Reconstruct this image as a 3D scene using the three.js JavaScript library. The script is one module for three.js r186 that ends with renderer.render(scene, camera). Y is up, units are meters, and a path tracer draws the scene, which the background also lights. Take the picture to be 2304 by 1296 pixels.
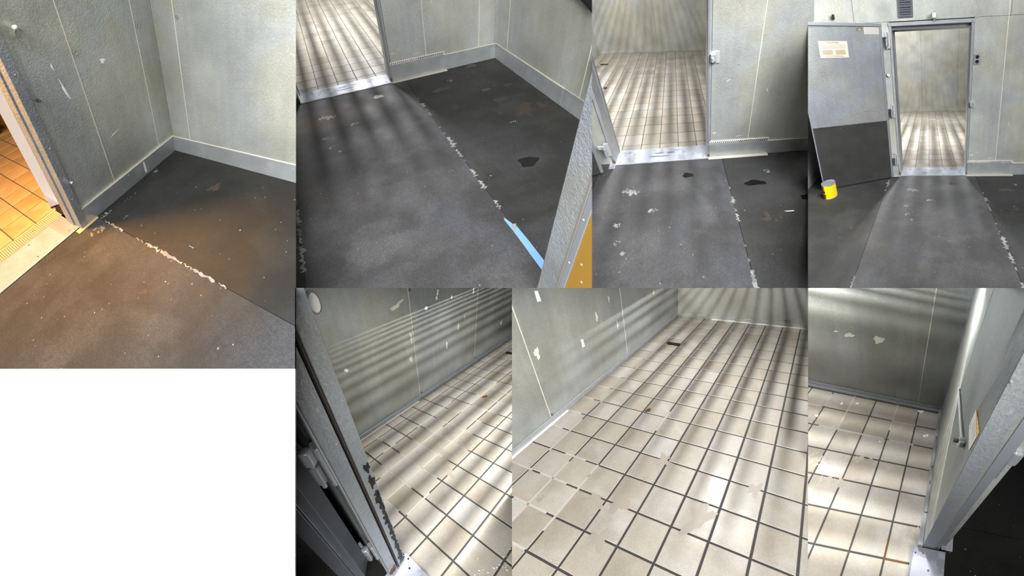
import * as THREE from 'three';
import { mergeGeometries } from 'three/addons/utils/BufferGeometryUtils.js';
import { RoundedBoxGeometry } from 'three/addons/geometries/RoundedBoxGeometry.js';
import { RectAreaLightUniformsLib } from 'three/addons/lights/RectAreaLightUniformsLib.js';

// ---------------------------------------------------------------- camera, lights, exposure
const scene = new THREE.Scene();
scene.background = new THREE.Color(0, 0, 0);
const camera = new THREE.PerspectiveCamera(2 * Math.atan(648 / 700) * 180 / Math.PI, 2304 / 1296, 0.02, 60);
camera.position.set(0, 2.6, 0);
camera.rotation.set(-42 * Math.PI / 180, 0, 0);
const renderer = new THREE.WebGLRenderer({ antialias: true });
renderer.toneMapping = THREE.LinearToneMapping;
renderer.toneMappingExposure = 1.12;
renderer.shadowMap.enabled = true;
RectAreaLightUniformsLib.init();

const COOL = 0xfdfdff, WARM = 0xffb75c;
const LIGHT = { main: 26, freezer: 2300, freezerPanel: 22, lower5: 3200, lower6: 1500, lower7: 8500, kitchen: 115, corner: 15, cooler: 62, page: 60 };

// ---------------------------------------------------------------- the seven views: each is a room corner with its own (skew) axes, cut along its picture's edge
const BAYS = [
  { origin: [-1.8556, 2.0192, -1.7831], x: [0.00804, 0.11127, -0.52023], y: [0.30265, 0.48418, 0.0441], z: [0.85829, 0.03274, 0.46547],
    cuts: [[0.81917, -0.57136, 0.05005, 2.27454], [-0.34803, -0.0851, -0.93361, 1.03095], [0.08348, -0.94193, -0.32527, 2.10844], [0.75073, 0.34836, -0.56129, 1.77005]] },
  { origin: [-1.6049, 2.1185, -3.0204], x: [0.69162, 0.09711, -0.36734], y: [0.06466, 0.62876, 0.08588], z: [0.42964, -0.15308, 0.85551],
    cuts: [[0.94679, -0.31715, 0.05486, 0.25741], [-0.72994, -0.21648, -0.64832, 2.59082], [0.019, -0.9878, -0.15456, 2.08821], [0.36964, 0.4764, -0.79775, 1.93359]] },
  { origin: [0.8839, 1.783, -2.5954], x: [0.76707, 0.01502, -0.10583], y: [-0.3764, 0.62789, 0.25142], z: [-0.40821, -0.06937, 1.12787],
    cuts: [[0.92809, -0.27284, -0.2534, 0.30634], [-0.85806, -0.26124, -0.44213, 1.86304], [0.02204, -0.93442, -0.35549, 2.11622], [0.09493, 0.34551, -0.9336, 1.30792]] },
  { origin: [2.8834, 1.7647, -2.2361], x: [0.40826, 0.02038, 0.04246], y: [-0.31143, 0.40132, -0.05687], z: [-0.8574, 0.09165, 0.77822],
    cuts: [[0.86085, -0.18341, -0.47466, 1.4701], [-0.78221, -0.19632, -0.59127, 2.19988], [-0.06561, -0.76288, -0.64321, 2.98342], [-0.02353, 0.59623, -0.80247, 1.55228]] },
  { origin: [-0.3218, 0.3578, -0.2652], x: [0.94522, 0.57117, 0.61228], y: [0.15615, 1.41068, -0.11387], z: [-0.47309, 0.25197, 0.60609],
    cuts: [[0.34064, -0.41223, -0.845, 0.80175], [-0.89022, -0.16041, 0.42635, 0.32924], [-0.01289, -0.98159, 0.19056, 1.29962], [-0.7095, 0.10518, -0.69681, 0.34246]] },
  { origin: [0.507, 0.6034, -0.664], x: [0.64456, 0.21133, 0.31442], y: [-0.32992, 1.13086, -0.195], z: [-0.71654, 0.29526, 0.67133],
    cuts: [[0.63273, -0.32387, -0.70339, 0.49775], [-0.96842, -0.24383, 0.05213, 1.1929], [0.04999, -0.97349, 0.22322, 1.05224], [-0.41384, 0.23127, -0.88048, 0.90521]] },
  { origin: [2.192, -0.293, -0.4346], x: [1.26334, -0.18452, 0.17884], y: [-1.6267, 2.00455, 0.03255], z: [-1.74136, 0.47187, 1.1532],
    cuts: [[0.87437, -0.22508, -0.42991, 0.02952], [-0.75055, -0.58736, -0.3028, 1.2637], [0.16583, -0.94794, 0.27186, 1.20059], [-0.14972, -0.05403, -0.98725, 0.4077]] },
];
const PICTURE = ['', 'top-left picture', 'second top picture', 'third top picture', 'top-right picture', 'bottom-left picture', 'bottom-middle picture', 'bottom-right picture'];

// ---------------------------------------------------------------- helpers
let seedState = 1;
const seed = (n) => { seedState = (n * 2654435761) >>> 0 || 1; };
const rnd = (a = 0, b = 1) => { seedState = (seedState + 0x6D2B79F5) >>> 0; let t = seedState; t = Math.imul(t ^ (t >>> 15), t | 1); t ^= t + Math.imul(t ^ (t >>> 7), t | 61); return a + (b - a) * (((t ^ (t >>> 14)) >>> 0) / 4294967296); };
const used = {};
const numbered = (n) => { const k = used[n] = (used[n] ?? -1) + 1; return k ? n + '_' + String(k).padStart(3, '0') : n; };
const shift = new Map();                      // world offset of a group whose children are baked in place

function boxUV(g) {
  const p = g.attributes.position, n = g.attributes.normal, uv = new Float32Array(p.count * 2);
  for (let i = 0; i < p.count; i++) {
    const ax = Math.abs(n.getX(i)), ay = Math.abs(n.getY(i)), az = Math.abs(n.getZ(i));
    let u, v;
    if (ay >= ax && ay >= az) { u = p.getX(i); v = p.getZ(i); } else if (ax >= az) { u = p.getZ(i) + 0.37; v = p.getY(i); } else { u = p.getX(i); v = p.getY(i); }
    uv[2 * i] = u; uv[2 * i + 1] = v;
  }
  g.setAttribute('uv', new THREE.BufferAttribute(uv, 2));
}
function clipGeo(g, planes) {
  const P = g.attributes.position.array, N = g.attributes.normal.array, U = g.attributes.uv.array, nv = P.length / 3;
  let cut = false;
  for (const [a, b, c, d] of planes) {
    let inn = 0;
    for (let i = 0; i < nv; i++) if (a * P[3 * i] + b * P[3 * i + 1] + c * P[3 * i + 2] + d >= 0) inn++;
    if (!inn) return null;
    if (inn < nv) cut = true;
  }
  if (!cut) return g;
  const op = [], on = [], ou = [];
  for (let t = 0; t < nv; t += 3) {
    let poly = [0, 1, 2].map((k) => { const i = t + k; return [P[3 * i], P[3 * i + 1], P[3 * i + 2], N[3 * i], N[3 * i + 1], N[3 * i + 2], U[2 * i], U[2 * i + 1]]; });
    for (const [a, b, c, d] of planes) {
      const out = [];
      for (let i = 0; i < poly.length; i++) {
        const A = poly[i], B = poly[(i + 1) % poly.length];
        const da = a * A[0] + b * A[1] + c * A[2] + d, db = a * B[0] + b * B[1] + c * B[2] + d;
        if (da >= 0) out.push(A);
        if ((da >= 0) !== (db >= 0)) { const s = da / (da - db); out.push(A.map((v, j) => v + (B[j] - v) * s)); }
      }
      poly = out; if (poly.length < 3) break;
    }
    for (let i = 2; i < poly.length; i++) for (const v of [poly[0], poly[i - 1], poly[i]]) { op.push(v[0], v[1], v[2]); on.push(v[3], v[4], v[5]); ou.push(v[6], v[7]); }
  }
  if (op.length < 9) return null;
  const r = new THREE.BufferGeometry();
  r.setAttribute('position', new THREE.Float32BufferAttribute(op, 3));
  r.setAttribute('normal', new THREE.Float32BufferAttribute(on, 3));
  r.setAttribute('uv', new THREE.Float32BufferAttribute(ou, 2));
  return r;
}
const flat = (g) => { if (g.index) g = g.toNonIndexed(); for (const k of Object.keys(g.attributes)) if (!['position', 'normal', 'uv'].includes(k)) g.deleteAttribute(k); return g; };
const join = (list) => mergeGeometries(list.map(flat));
const box = (x0, x1, y0, y1, z0, z1, r = 0) => {
  const w = Math.abs(x1 - x0), h = Math.abs(y1 - y0), d = Math.abs(z1 - z0);
  const g = r ? new RoundedBoxGeometry(w, h, d, 2, Math.min(r, w / 2.01, h / 2.01, d / 2.01)) : new THREE.BoxGeometry(w, h, d);
  return g.translate((x0 + x1) / 2, (y0 + y1) / 2, (z0 + z1) / 2);
};
const tube = (pts, r, seg = 24, rs = 6, tension) => new THREE.TubeGeometry(new THREE.CatmullRomCurve3(pts.map((p) => new THREE.Vector3(...p)), false, 'catmullrom', tension), seg, r, rs);
const cyl = (r, h, axis, [x, y, z], n = 16, r2 = r) => { const g = new THREE.CylinderGeometry(r2, r, h, n); if (axis === 'x') g.rotateZ(-Math.PI / 2); if (axis === 'z') g.rotateX(Math.PI / 2); return g.translate(x, y, z); };
const dome = (r, axis, [x, y, z], squash = 0.5) => { const g = new THREE.SphereGeometry(r, 8, 4, 0, Math.PI * 2, 0, Math.PI / 2); g.scale(1, squash, 1); if (axis === 'x') g.rotateZ(-Math.PI / 2); if (axis === '-x') g.rotateZ(Math.PI / 2); if (axis === 'z') g.rotateX(Math.PI / 2); return g.translate(x, y, z); };
// a flat ragged patch (paint, stain, paper) lying on a plane: axis 'y' -> (x,z), 'x' -> (z,y), 'z' -> (x,y)
function patch(axis, at, a, b, rx, ry, rot = 0, rag = 0.25, sd = 1, n = 34, face = 1) {
  seed(sd); const pts = [], ph = rnd(0, 6), ph2 = rnd(0, 6);
  for (let i = 0; i < n; i++) {
    const t = i / n * Math.PI * 2, k = 1 + rag * (0.4 * Math.sin(3 * t + ph) + 0.3 * Math.sin(5 * t + ph2) + rnd(-0.3, 0.3));
    const u = rx * Math.cos(t) * k, v = ry * Math.sin(t) * k;
    pts.push(new THREE.Vector2(a + u * Math.cos(rot) - v * Math.sin(rot), b + u * Math.sin(rot) + v * Math.cos(rot)));
  }
  return onPlane(new THREE.ShapeGeometry(new THREE.Shape(pts)), axis, at, face);
}
// flaking paint: a handful of small ragged flakes scattered about a centre on the floor
function flakes(y, cx, cz, rx, rz, n, sd) {
  seed(sd); const at = []; for (let i = 0; i < n; i++) { const t = rnd(0, 6.3), q = Math.sqrt(rnd(0, 1)); at.push([cx + rx * q * Math.cos(t), cz + rz * q * Math.sin(t), rnd(0.12, 0.42) * Math.min(rx, rz) * (1.4 - q), rnd(0, 3)]); }
  return join(at.map(([x, z, r, a], i) => patch('y', y + 0.00003 * i, x, z, r * 1.5, r, a, 0.7, sd * 31 + i, 16)));
}
function onPlane(g, axis, at, face = 1) {
  if (axis === 'y' || (axis === 'x' && face > 0) || (axis === 'z' && face < 0)) { const ix = g.index.array; for (let i = 0; i < ix.length; i += 3) { const t = ix[i]; ix[i] = ix[i + 1]; ix[i + 1] = t; } }
  const p = g.attributes.position, n = g.attributes.normal;
  for (let i = 0; i < p.count; i++) {
    const a = p.getX(i), b = p.getY(i);
    if (axis === 'y') { p.setXYZ(i, a, at, b); n.setXYZ(i, 0, 1, 0); } else if (axis === 'x') { p.setXYZ(i, at, b, a); n.setXYZ(i, face, 0, 0); } else { p.setXYZ(i, a, b, at); n.setXYZ(i, 0, 0, face); }
  }
  return g;
}
const quad = (axis, at, pts, face = 1) => onPlane(new THREE.ShapeGeometry(new THREE.Shape(pts.map((p) => new THREE.Vector2(...p)))), axis, at, face);
// a thin strip of material along a line on the floor, jagged on both sides
function jagged(pts, w, y, sd) {
  seed(sd); const L = [], Rr = [];
  pts.forEach(([x, z]) => { const k = w * rnd(0.25, 1.3); L.push([x - k * rnd(0.1, 1) - 0.001, z]); Rr.push([x + k * rnd(0.1, 1) + 0.001, z + rnd(-0.004, 0.004)]); });
  return quad('y', y, [...L, ...Rr.reverse()]);
}

class Bay {
  constructor(i) {
    this.i = i; const d = BAYS[i - 1];
    this.M = new THREE.Matrix4().set(d.x[0], d.y[0], d.z[0], d.origin[0], d.x[1], d.y[1], d.z[1], d.origin[1], d.x[2], d.y[2], d.z[2], d.origin[2], 0, 0, 0, 1);
    this.cuts = d.cuts; this.where = PICTURE[i];
  }
  at(x, y, z) { return new THREE.Vector3(x, y, z).applyMatrix4(this.M); }
  dir(x, y, z) { return new THREE.Vector3(x, y, z).transformDirection(this.M); }
  // one mesh, built in room metres; top-level when parent is omitted
  mesh(name, geo, mat, parent, o = {}) {
    geo = flat(geo);
    if (!geo.attributes.normal) geo.computeVertexNormals();
    if (!o.uv) boxUV(geo);
    if (!o.whole) geo = clipGeo(geo, this.cuts);
    if (!geo) return null;
    geo = geo.clone().applyMatrix4(this.M);
    const m = new THREE.Mesh(geo, mat); m.castShadow = m.receiveShadow = true;
    if (!parent) {
      m.name = numbered(name);
      geo.computeBoundingBox(); const c = geo.boundingBox.getCenter(new THREE.Vector3()); c.y = geo.boundingBox.min.y;
      geo.translate(-c.x, -c.y, -c.z); m.position.copy(c); shift.set(m, c); scene.add(m);
    } else {
      m.name = name; const s = shift.get(parent); geo.translate(-s.x, -s.y, -s.z); shift.set(m, s); parent.add(m);
    }
    if (o.label) m.userData.label = o.label;
    if (o.kind) m.userData.kind = o.kind;
    return m;
  }
  thing(name, label, category, base, o = {}) {
    const g = new THREE.Group(); g.name = numbered(name); const p = this.at(...base); g.position.copy(p); shift.set(g, p); scene.add(g);
    g.userData = { label, category, ...o }; return g;
  }
  part(name, label, parent) { const g = new THREE.Group(); g.name = name; shift.set(g, shift.get(parent)); parent.add(g); g.userData = { label }; return g; }
  tag(m, label, category, o = {}) { if (m) Object.assign(m.userData, { label, category, ...o }); return m; }
  structure(name, label, category, base) { return this.thing(name, label, category, base, { kind: 'structure' }); }
}

// ---------------------------------------------------------------- textures (matter only: mottling, grain, scratches, print)
const lat = (x, y, p, s) => { x = ((x % p) + p) % p; y = ((y % p) + p) % p; let h = Math.imul(x + s * 131, 374761393) + Math.imul(y + s * 17, 668265263); h = Math.imul(h ^ (h >>> 13), 1274126177); return ((h ^ (h >>> 16)) >>> 0) / 4294967296; };
function vnoise(u, v, p, s) {
  const x = u * p, y = v * p, xi = Math.floor(x), yi = Math.floor(y); let fx = x - xi, fy = y - yi; fx = fx * fx * (3 - 2 * fx); fy = fy * fy * (3 - 2 * fy);
  const a = lat(xi, yi, p, s), b = lat(xi + 1, yi, p, s), c = lat(xi, yi + 1, p, s), d = lat(xi + 1, yi + 1, p, s);
  return a + (b - a) * fx + (c - a) * fy + (a - b - c + d) * fx * fy;
}
const fbm = (u, v, p, s, o = 4) => { let t = 0, k = 0.5, n = 0; for (let i = 0; i < o; i++) { t += k * vnoise(u, v, p << i, s + i); n += k; k *= 0.55; } return t / n; };
function tex(size, f, metres, srgb = true) {
  const d = new Uint8Array(size * size * 4);
  for (let j = 0; j < size; j++) for (let i = 0; i < size; i++) { const c = f(i / size, j / size), k = (j * size + i) * 4; for (let q = 0; q < 3; q++) d[k + q] = Math.max(0, Math.min(255, Array.isArray(c) ? c[q] : c)); d[k + 3] = 255; }
  const t = new THREE.DataTexture(d, size, size); t.wrapS = t.wrapT = THREE.RepeatWrapping; t.magFilter = THREE.LinearFilter; t.minFilter = THREE.LinearMipmapLinearFilter; t.generateMipmaps = true;
  if (srgb) t.colorSpace = THREE.SRGBColorSpace; t.repeat.set(1 / metres, 1 / metres); t.needsUpdate = true; return t;
}
const mix = (a, b, t) => a.map((v, i) => v + (b[i] - v) * t);
const ss = (a, b, x) => { const t = Math.max(0, Math.min(1, (x - a) / (b - a))); return t * t * (3 - 2 * t); };
// galvanised sheet: grey, olive and blue clouding, pale specks, vertical wipe marks
const sheetTex = tex(1024, (u, v) => {
  let c = mix([214, 216, 214], [208, 207, 198], ss(0.42, 0.62, fbm(u, v, 3, 5)));
  c = mix(c, [208, 210, 212], ss(0.5, 0.68, fbm(u, v, 4, 21)));
  const g = 0.88 + 0.24 * fbm(u, v, 8, 40, 5), w = 0.98 + 0.04 * vnoise(u * 1, v * 0.06, 64, 77), s = vnoise(u, v, 420, 90), dust = ss(0.5, 0.7, fbm(u, v, 5, 61));
  const gr = 0.95 + 0.1 * vnoise(u, v, 500, 12);
  const sp = gr * (s > 0.93 - 0.07 * dust ? 1.13 : 1);
  return c.map((x) => x * g * w * sp);
}, 2);
const stuccoBump = tex(512, (u, v) => 255 * (0.6 * fbm(u, v, 40, 3, 3) + 0.4 * fbm(u, v, 90, 9, 2)), 0.4, false);
const rubberTex = tex(1024, (u, v) => {
  const a = fbm(u, v, 4, 11, 5), b = fbm(u, v, 3, 31, 4), f = vnoise(u, v, 420, 7), d = ss(0.52, 0.75, fbm(u, v, 7, 52, 5)), wip = ss(0.5, 0.8, fbm(u * 0.5, v * 2, 12, 71, 4));
  let c = [104, 105, 107]; c = mix(c, [84, 84, 82], ss(0.4, 0.6, a)); c = mix(c, [112, 104, 92], 0.5 * ss(0.52, 0.7, b)); c = mix(c, [140, 140, 138], 0.4 * d);
  c = mix(c, [128, 128, 130], 0.25 * wip);
  const k = 0.86 + 0.28 * f; return c.map((x) => x * k);
}, 2.2);
const rubberRough = tex(512, (u, v) => 255 * (0.56 + 0.34 * fbm(u, v, 6, 14, 5)), 1.1, false);
const tileTex = tex(1024, (u, v) => {
  const a = fbm(u, v, 5, 41, 5), b = fbm(u, v, 10, 63, 4), st = ss(0.6, 0.76, fbm(u, v, 6, 83, 5)), f = vnoise(u, v, 380, 3);
  let c = mix([214, 210, 202], [208, 201, 188], ss(0.4, 0.65, a)); c = mix(c, [222, 220, 215], 0.6 * ss(0.5, 0.7, b)); c = mix(c, [186, 178, 164], 0.5 * st);
  return c.map((x) => x * (0.96 + 0.08 * f));
}, 1.7);
const tileRough = tex(512, (u, v) => 255 * (0.3 + 0.4 * fbm(u, v, 8, 33, 4)), 0.9, false);
const brushTex = tex(512, (u, v) => { const g = 0.97 + 0.06 * vnoise(u * 0.03, v, 256, 5) + 0.2 * (fbm(u, v, 6, 9) - 0.5); return [214 * g, 215 * g, 216 * g]; }, 0.6);
const dotTex = tex(128, (u, v) => { const a = (u * 8) % 1 - 0.5, b = (v * 8) % 1 - 0.5; return a * a + b * b < 0.07 ? [70, 55, 30] : [226, 218, 196]; }, 0.13);
const wornTex = tex(512, (u, v) => { const w = ss(0.48, 0.56, fbm(u, v, 9, 17, 5)); return mix([204, 205, 203], [168, 168, 168], w); }, 0.5);

const plateTex = tex(512, (u, v) => mix([228, 230, 236], [186, 188, 192], 0.8 * ss(0.5, 0.62, fbm(u, v, 7, 19, 5))), 0.5);

const mat = (color, rough, metal = 0, o = {}) => new THREE.MeshStandardMaterial({ color, roughness: rough, metalness: metal, ...o });
const M = {
  sheet: mat(0xc6c8c3, 0.46, 0.3, { map: sheetTex, bumpMap: stuccoBump, bumpScale: 0.0015 }),
  freezerSheet: mat(0xd6d5cc, 0.45, 0.25, { map: sheetTex, bumpMap: stuccoBump, bumpScale: 0.0006 }),
  shadedSheet: mat(0xb2b4b1, 0.4, 0.35, { map: sheetTex, bumpMap: stuccoBump, bumpScale: 0.0005 }),  // wall sheet darkened for the bottom rooms: shade of overhead light in the colour
  stucco: mat(0xb2b6bb, 0.42, 0.4, { map: sheetTex, bumpMap: stuccoBump, bumpScale: 0.0022 }),
  base: mat(0xc3c7c6, 0.36, 0.45, { map: brushTex }),
  bright: mat(0xd3d6d8, 0.3, 0.5, { map: brushTex }),
  chrome: mat(0xd4d5d6, 0.22, 0.55),
  kick: mat(0x6b6b68, 0.3, 0.65, { map: brushTex }),
  edge: mat(0x8e9296, 0.42, 0.4),
  darkEdge: mat(0x55575b, 0.45, 0.3),
  plate: mat(0xdadde2, 0.35, 0.3, { map: plateTex }),
  threshold: mat(0xdcdedf, 0.34, 0.3, { map: brushTex }),
  caulk: mat(0xc9c4b6, 0.7),
  caulkDark: mat(0x6c6a64, 0.8),
  screw: mat(0xc4c5c5, 0.3, 0.5),
  rubberMid: mat(0x848382, 1, 0, { map: rubberTex, roughnessMap: rubberRough }),
  rubber: mat(0xa0a0a4, 1, 0, { map: rubberTex, roughnessMap: rubberRough }),
  rubberDark: mat(0x7c7c79, 1, 0, { map: rubberTex, roughnessMap: rubberRough }),
  rubberBlack: mat(0x55554f, 1, 0, { map: rubberTex, roughnessMap: rubberRough }),
  grout: mat(0x34322f, 0.8),
  groutBrown: mat(0x55381a, 0.8),
  filler: mat(0xaba69b, 0.6),
  black: mat(0x0b0b0b, 0.6),
  white: mat(0xe6e5df, 0.6),
  paint: mat(0xa9aaa8, 0.7, 0, { map: wornTex }),
  wear: mat(0x8b8a86, 0.75, 0, { map: wornTex }),
  wet: mat(0x100f0d, 0.28),
  rust: mat(0x5e4124, 0.8),
  brown: mat(0x3b322a, 0.7),
  stain: mat(0x938b7e, 0.5),
  blueTape: mat(0x7099bd, 0.6),
  yellow: mat(0xe8c400, 0.45),
  gold: mat(0xa07a32, 0.4, 0.3),  // crate rim colour; on the kitchen facing it stands for warm light
  slate: mat(0x50545a, 0.5, 0.2),
  stainSoft: mat(0x9f978a, 0.5),
  dull: mat(0x9b9d9d, 0.95),
  tileEdge: mat(0xb9b1a2, 0.5),
};
const tileMats = (cols) => cols.map((c, i) => { const m = tileTex.clone(); m.offset.set(0.31 * i, 0.17 * i); m.needsUpdate = true; const r = tileRough.clone(); r.needsUpdate = true; return mat(c, 0.75, 0, { map: m, roughnessMap: r }); });
M.tiles = tileMats([0xc1bfb9, 0xbdbab4, 0xc3c1bc, 0xbbb8b1]);
M.quarry = tileMats([0xdab98a, 0xd5b383, 0xddbe92]);
function printTex(w, h, draw) { const c = document.createElement('canvas'); c.width = w; c.height = h; const x = c.getContext('2d'); draw(x, w, h); const t = new THREE.CanvasTexture(c); t.colorSpace = THREE.SRGBColorSpace; return t; }

// ---------------------------------------------------------------- shared builders
// tiles as separate pieces on a grout bed; interior tiles share a geometry, edge tiles are cut to fit
function tileFloor(b, floor, o) {
  const { x0, x1, z0, z1, px = 0.2, pz, ox = 0, oz = 0, gap = 0.008, mats, y = 0 } = o, bev = 0.0025, geos = [];
  seed(70 + b.i);
  const make = (xa, xb, za, zb, du) => {
    const P = [[xa, za], [xb, za], [xb, zb], [xa, zb]], Q = [[xa + bev, za + bev], [xb - bev, za + bev], [xb - bev, zb - bev], [xa + bev, zb - bev]], pos = [];
    const f = (...v) => v.forEach((p) => pos.push(...p));
    const q = Q.map(([a, c]) => [a, y, c]), m = P.map(([a, c]) => [a, y - bev, c]), l = P.map(([a, c]) => [a, y - 0.012, c]);
    f(q[0], q[2], q[1], q[0], q[3], q[2]);
    for (let i = 0; i < 4; i++) { const j = (i + 1) % 4; f(q[i], q[j], m[j], q[i], m[j], m[i], m[i], m[j], l[j], m[i], l[j], l[i]); }
    const g = new THREE.BufferGeometry(); g.setAttribute('position', new THREE.Float32BufferAttribute(pos, 3)); g.computeVertexNormals(); boxUV(g);
    const uv = g.attributes.uv; for (let i = 0; i < uv.count; i++) uv.setXY(i, uv.getX(i) + du, uv.getY(i) + du * 0.6); return g;
  };
  const shared = {}, s = shift.get(floor); let n = 0;
  for (let i = Math.floor((x0 - ox) / px); i < (x1 - ox) / px; i++) for (let j = Math.floor((z0 - oz) / pz); j < (z1 - oz) / pz; j++) {
    const xa = Math.max(x0, ox + i * px + gap / 2), xb = Math.min(x1, ox + (i + 1) * px - gap / 2), za = Math.max(z0, oz + j * pz + gap / 2), zb = Math.min(z1, oz + (j + 1) * pz - gap / 2);
    if (xb - xa < 0.012 || zb - za < 0.012) continue;
    const m = mats[Math.floor(rnd(0, mats.length))], v = Math.floor(rnd(0, 12));
    const full = Math.abs(xb - xa - px + gap) < 1e-6 && Math.abs(zb - za - pz + gap) < 1e-6;
    const local = make(xa, xb, za, zb, v * 0.29), c = clipGeo(local, b.cuts);
    if (!c) continue;
    n++;
    if (full && c === local) {
      if (!shared[v]) { shared[v] = make(-px / 2 + gap / 2, px / 2 - gap / 2, -pz / 2 + gap / 2, pz / 2 - gap / 2, v * 0.29 + 0.1); shared[v].applyMatrix4(new THREE.Matrix4().copy(b.M).setPosition(0, 0, 0)); }
      const t = new THREE.Mesh(shared[v], m); t.name = 'tile'; t.castShadow = t.receiveShadow = true; t.position.copy(b.at((xa + xb) / 2, 0, (za + zb) / 2)).sub(s); floor.add(t);
    } else b.mesh('tile', c, m, floor, { uv: true, whole: true });
  }
  b.mesh('grout', box(x0, x1, y - 0.03, y - 0.0035, z0, z1), M.grout, floor);
  return n;
}
// pale film over worn joints
function fillers(b, floor, list, y = -0.0008) { for (const [x0, x1, z0, z1] of list) b.mesh('filled_joint', box(x0, x1, y - 0.002, y, z0, z1), M.filler, floor); }
// sheet-metal wall on plane z = at (axis 'z') or x = at (axis 'x'), panels split at the seams, thickness away from the room
function panels(b, wall, axis, at, thick, edges, y0, y1, m, seam = M.caulk) {
  for (let i = 0; i + 1 < edges.length; i++) {
    const a = edges[i] + 0.0012, c = edges[i + 1] - 0.0012;
    b.mesh('panel', axis === 'z' ? box(a, c, y0, y1, Math.min(at, at + thick), Math.max(at, at + thick)) : box(Math.min(at, at + thick), Math.max(at, at + thick), y0, y1, a, c), m, wall);
  }
  const t = thick > 0 ? -0.0015 : 0.0015;
  if (seam) for (const e of edges.slice(1, -1)) b.mesh('caulk_seam', axis === 'z' ? box(e - 0.003, e + 0.003, y0, y1, Math.min(at + t, at + 0.01 * Math.sign(thick)), Math.max(at + t, at + 0.01 * Math.sign(thick))) : box(Math.min(at + t, at + 0.01 * Math.sign(thick)), Math.max(at + t, at + 0.01 * Math.sign(thick)), y0, y1, e - 0.003, e + 0.003), seam, wall);
}
function screws(b, parent, axis, list, r = 0.005, m = M.screw) { for (const p of list) b.mesh('screw', dome(r, axis, p), m, parent); }
function grit(b, label, n, x0, x1, z0, z1, sd, m = M.white, big = 0.0035) {
  seed(sd); const g = [];
  for (let i = 0; i < n; i++) { const r = big * Math.pow(rnd(0.25, 1), 2); const t = new THREE.TetrahedronGeometry(r); t.rotateY(rnd(0, 6)); t.scale(rnd(0.8, 2), 0.6, 1); t.translate(rnd(x0, x1), r * 0.25, rnd(z0, z1)); g.push(t); }
  return b.tag(b.mesh('grit', join(g), m), label, 'grit', { kind: 'stuff' });
}
// lamp with a glowing face and an area light just in front of it
function panelLamp(o) {
  const { at, to, w, h, power, color = COOL, label } = o;
  const g = new THREE.Group(); g.name = numbered('light_panel'); g.userData = { label, category: 'light' }; g.position.copy(at); scene.add(g);
  const t = new THREE.Object3D(); t.position.copy(at); t.lookAt(to); t.rotateY(Math.PI); g.quaternion.copy(t.quaternion);   // -z of the group looks along the beam
  const body = new THREE.Mesh(new RoundedBoxGeometry(w + 0.06, h + 0.06, 0.05, 1, 0.01).translate(0, 0, 0.03), M.white); body.name = 'housing'; g.add(body);
  const face = new THREE.Mesh(new THREE.PlaneGeometry(w, h).rotateY(Math.PI), new THREE.MeshStandardMaterial({ color: 0xffffff, emissive: color, emissiveIntensity: 0.6 })); face.name = 'diffuser'; g.add(face);
  const l = new THREE.RectAreaLight(color, power, w, h); l.position.set(0, 0, -0.01); g.add(l);
  g.traverse((x) => { if (x.isMesh) x.castShadow = x.receiveShadow = true; });
}
// narrow strip light under a ceiling, with louvre blades that run along it (axis 'z' or 'x') and band its light
function stripLamp(b, o) {
  const { x, y, z, len, axis = 'z', w = 0.01, power, label, drop, pitch, n, nr = n, color = COOL } = o;
  const g = b.thing('strip_light', label, 'light', [x, y, z]);
  const bx = (a0, a1, y0, y1, l0, l1) => axis === 'z' ? box(x + a0, x + a1, y0, y1, z + l0, z + l1) : box(x + l0, x + l1, y0, y1, z + a0, z + a1);
  b.mesh('housing', bx(-0.05, 0.05, y + 0.012, y + 0.03, -len / 2 - 0.02, len / 2 + 0.02), M.white, g, { whole: true });
  b.mesh('tube', bx(-w / 2, w / 2, y + 0.004, y + 0.012, -len / 2, len / 2), new THREE.MeshStandardMaterial({ color: 0xffffff, emissive: color, emissiveIntensity: 0.6 }), g, { whole: true });
  const q = []; for (let i = -n; i <= nr; i++) q.push(bx((i - 0.18) * pitch, (i + 0.18) * pitch, y - drop, y - drop + 0.002, -len / 2 - 0.1, len / 2 + 0.1));
  for (const e of [-(n + 0.3) * pitch, (nr + 0.3) * pitch]) b.mesh('side_baffle', bx(e - 0.002, e + 0.002, y - drop, y + 0.012, -len / 2 - 0.1, len / 2 + 0.1), M.white, g, { whole: true });
  b.mesh('lid', bx(-(n + 0.3) * pitch, (nr + 0.3) * pitch, y + 0.03, y + 0.034, -len / 2 - 0.1, len / 2 + 0.1), M.white, g, { whole: true });
  b.mesh('louvre_blades', join(q), M.white, g, { whole: true });
  const across = axis === 'z' ? b.at(1, 0, 0).sub(b.at(0, 0, 0)) : b.at(0, 0, 1).sub(b.at(0, 0, 0)), along = axis === 'z' ? b.at(0, 0, 1).sub(b.at(0, 0, 0)) : b.at(1, 0, 0).sub(b.at(0, 0, 0));
  const nrm = across.clone().cross(along).normalize(); if (nrm.dot(b.dir(0, 1, 0)) > 0) nrm.negate();
  const l = new THREE.RectAreaLight(color, power, w * across.length(), len * along.length());
  const t = new THREE.Object3D(); t.up.copy(along).normalize(); t.position.set(0, 0, 0); t.lookAt(nrm); t.rotateY(Math.PI); l.quaternion.copy(t.quaternion);
  l.position.copy(b.at(x, y, z)).sub(shift.get(g)); g.add(l);
}

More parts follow.
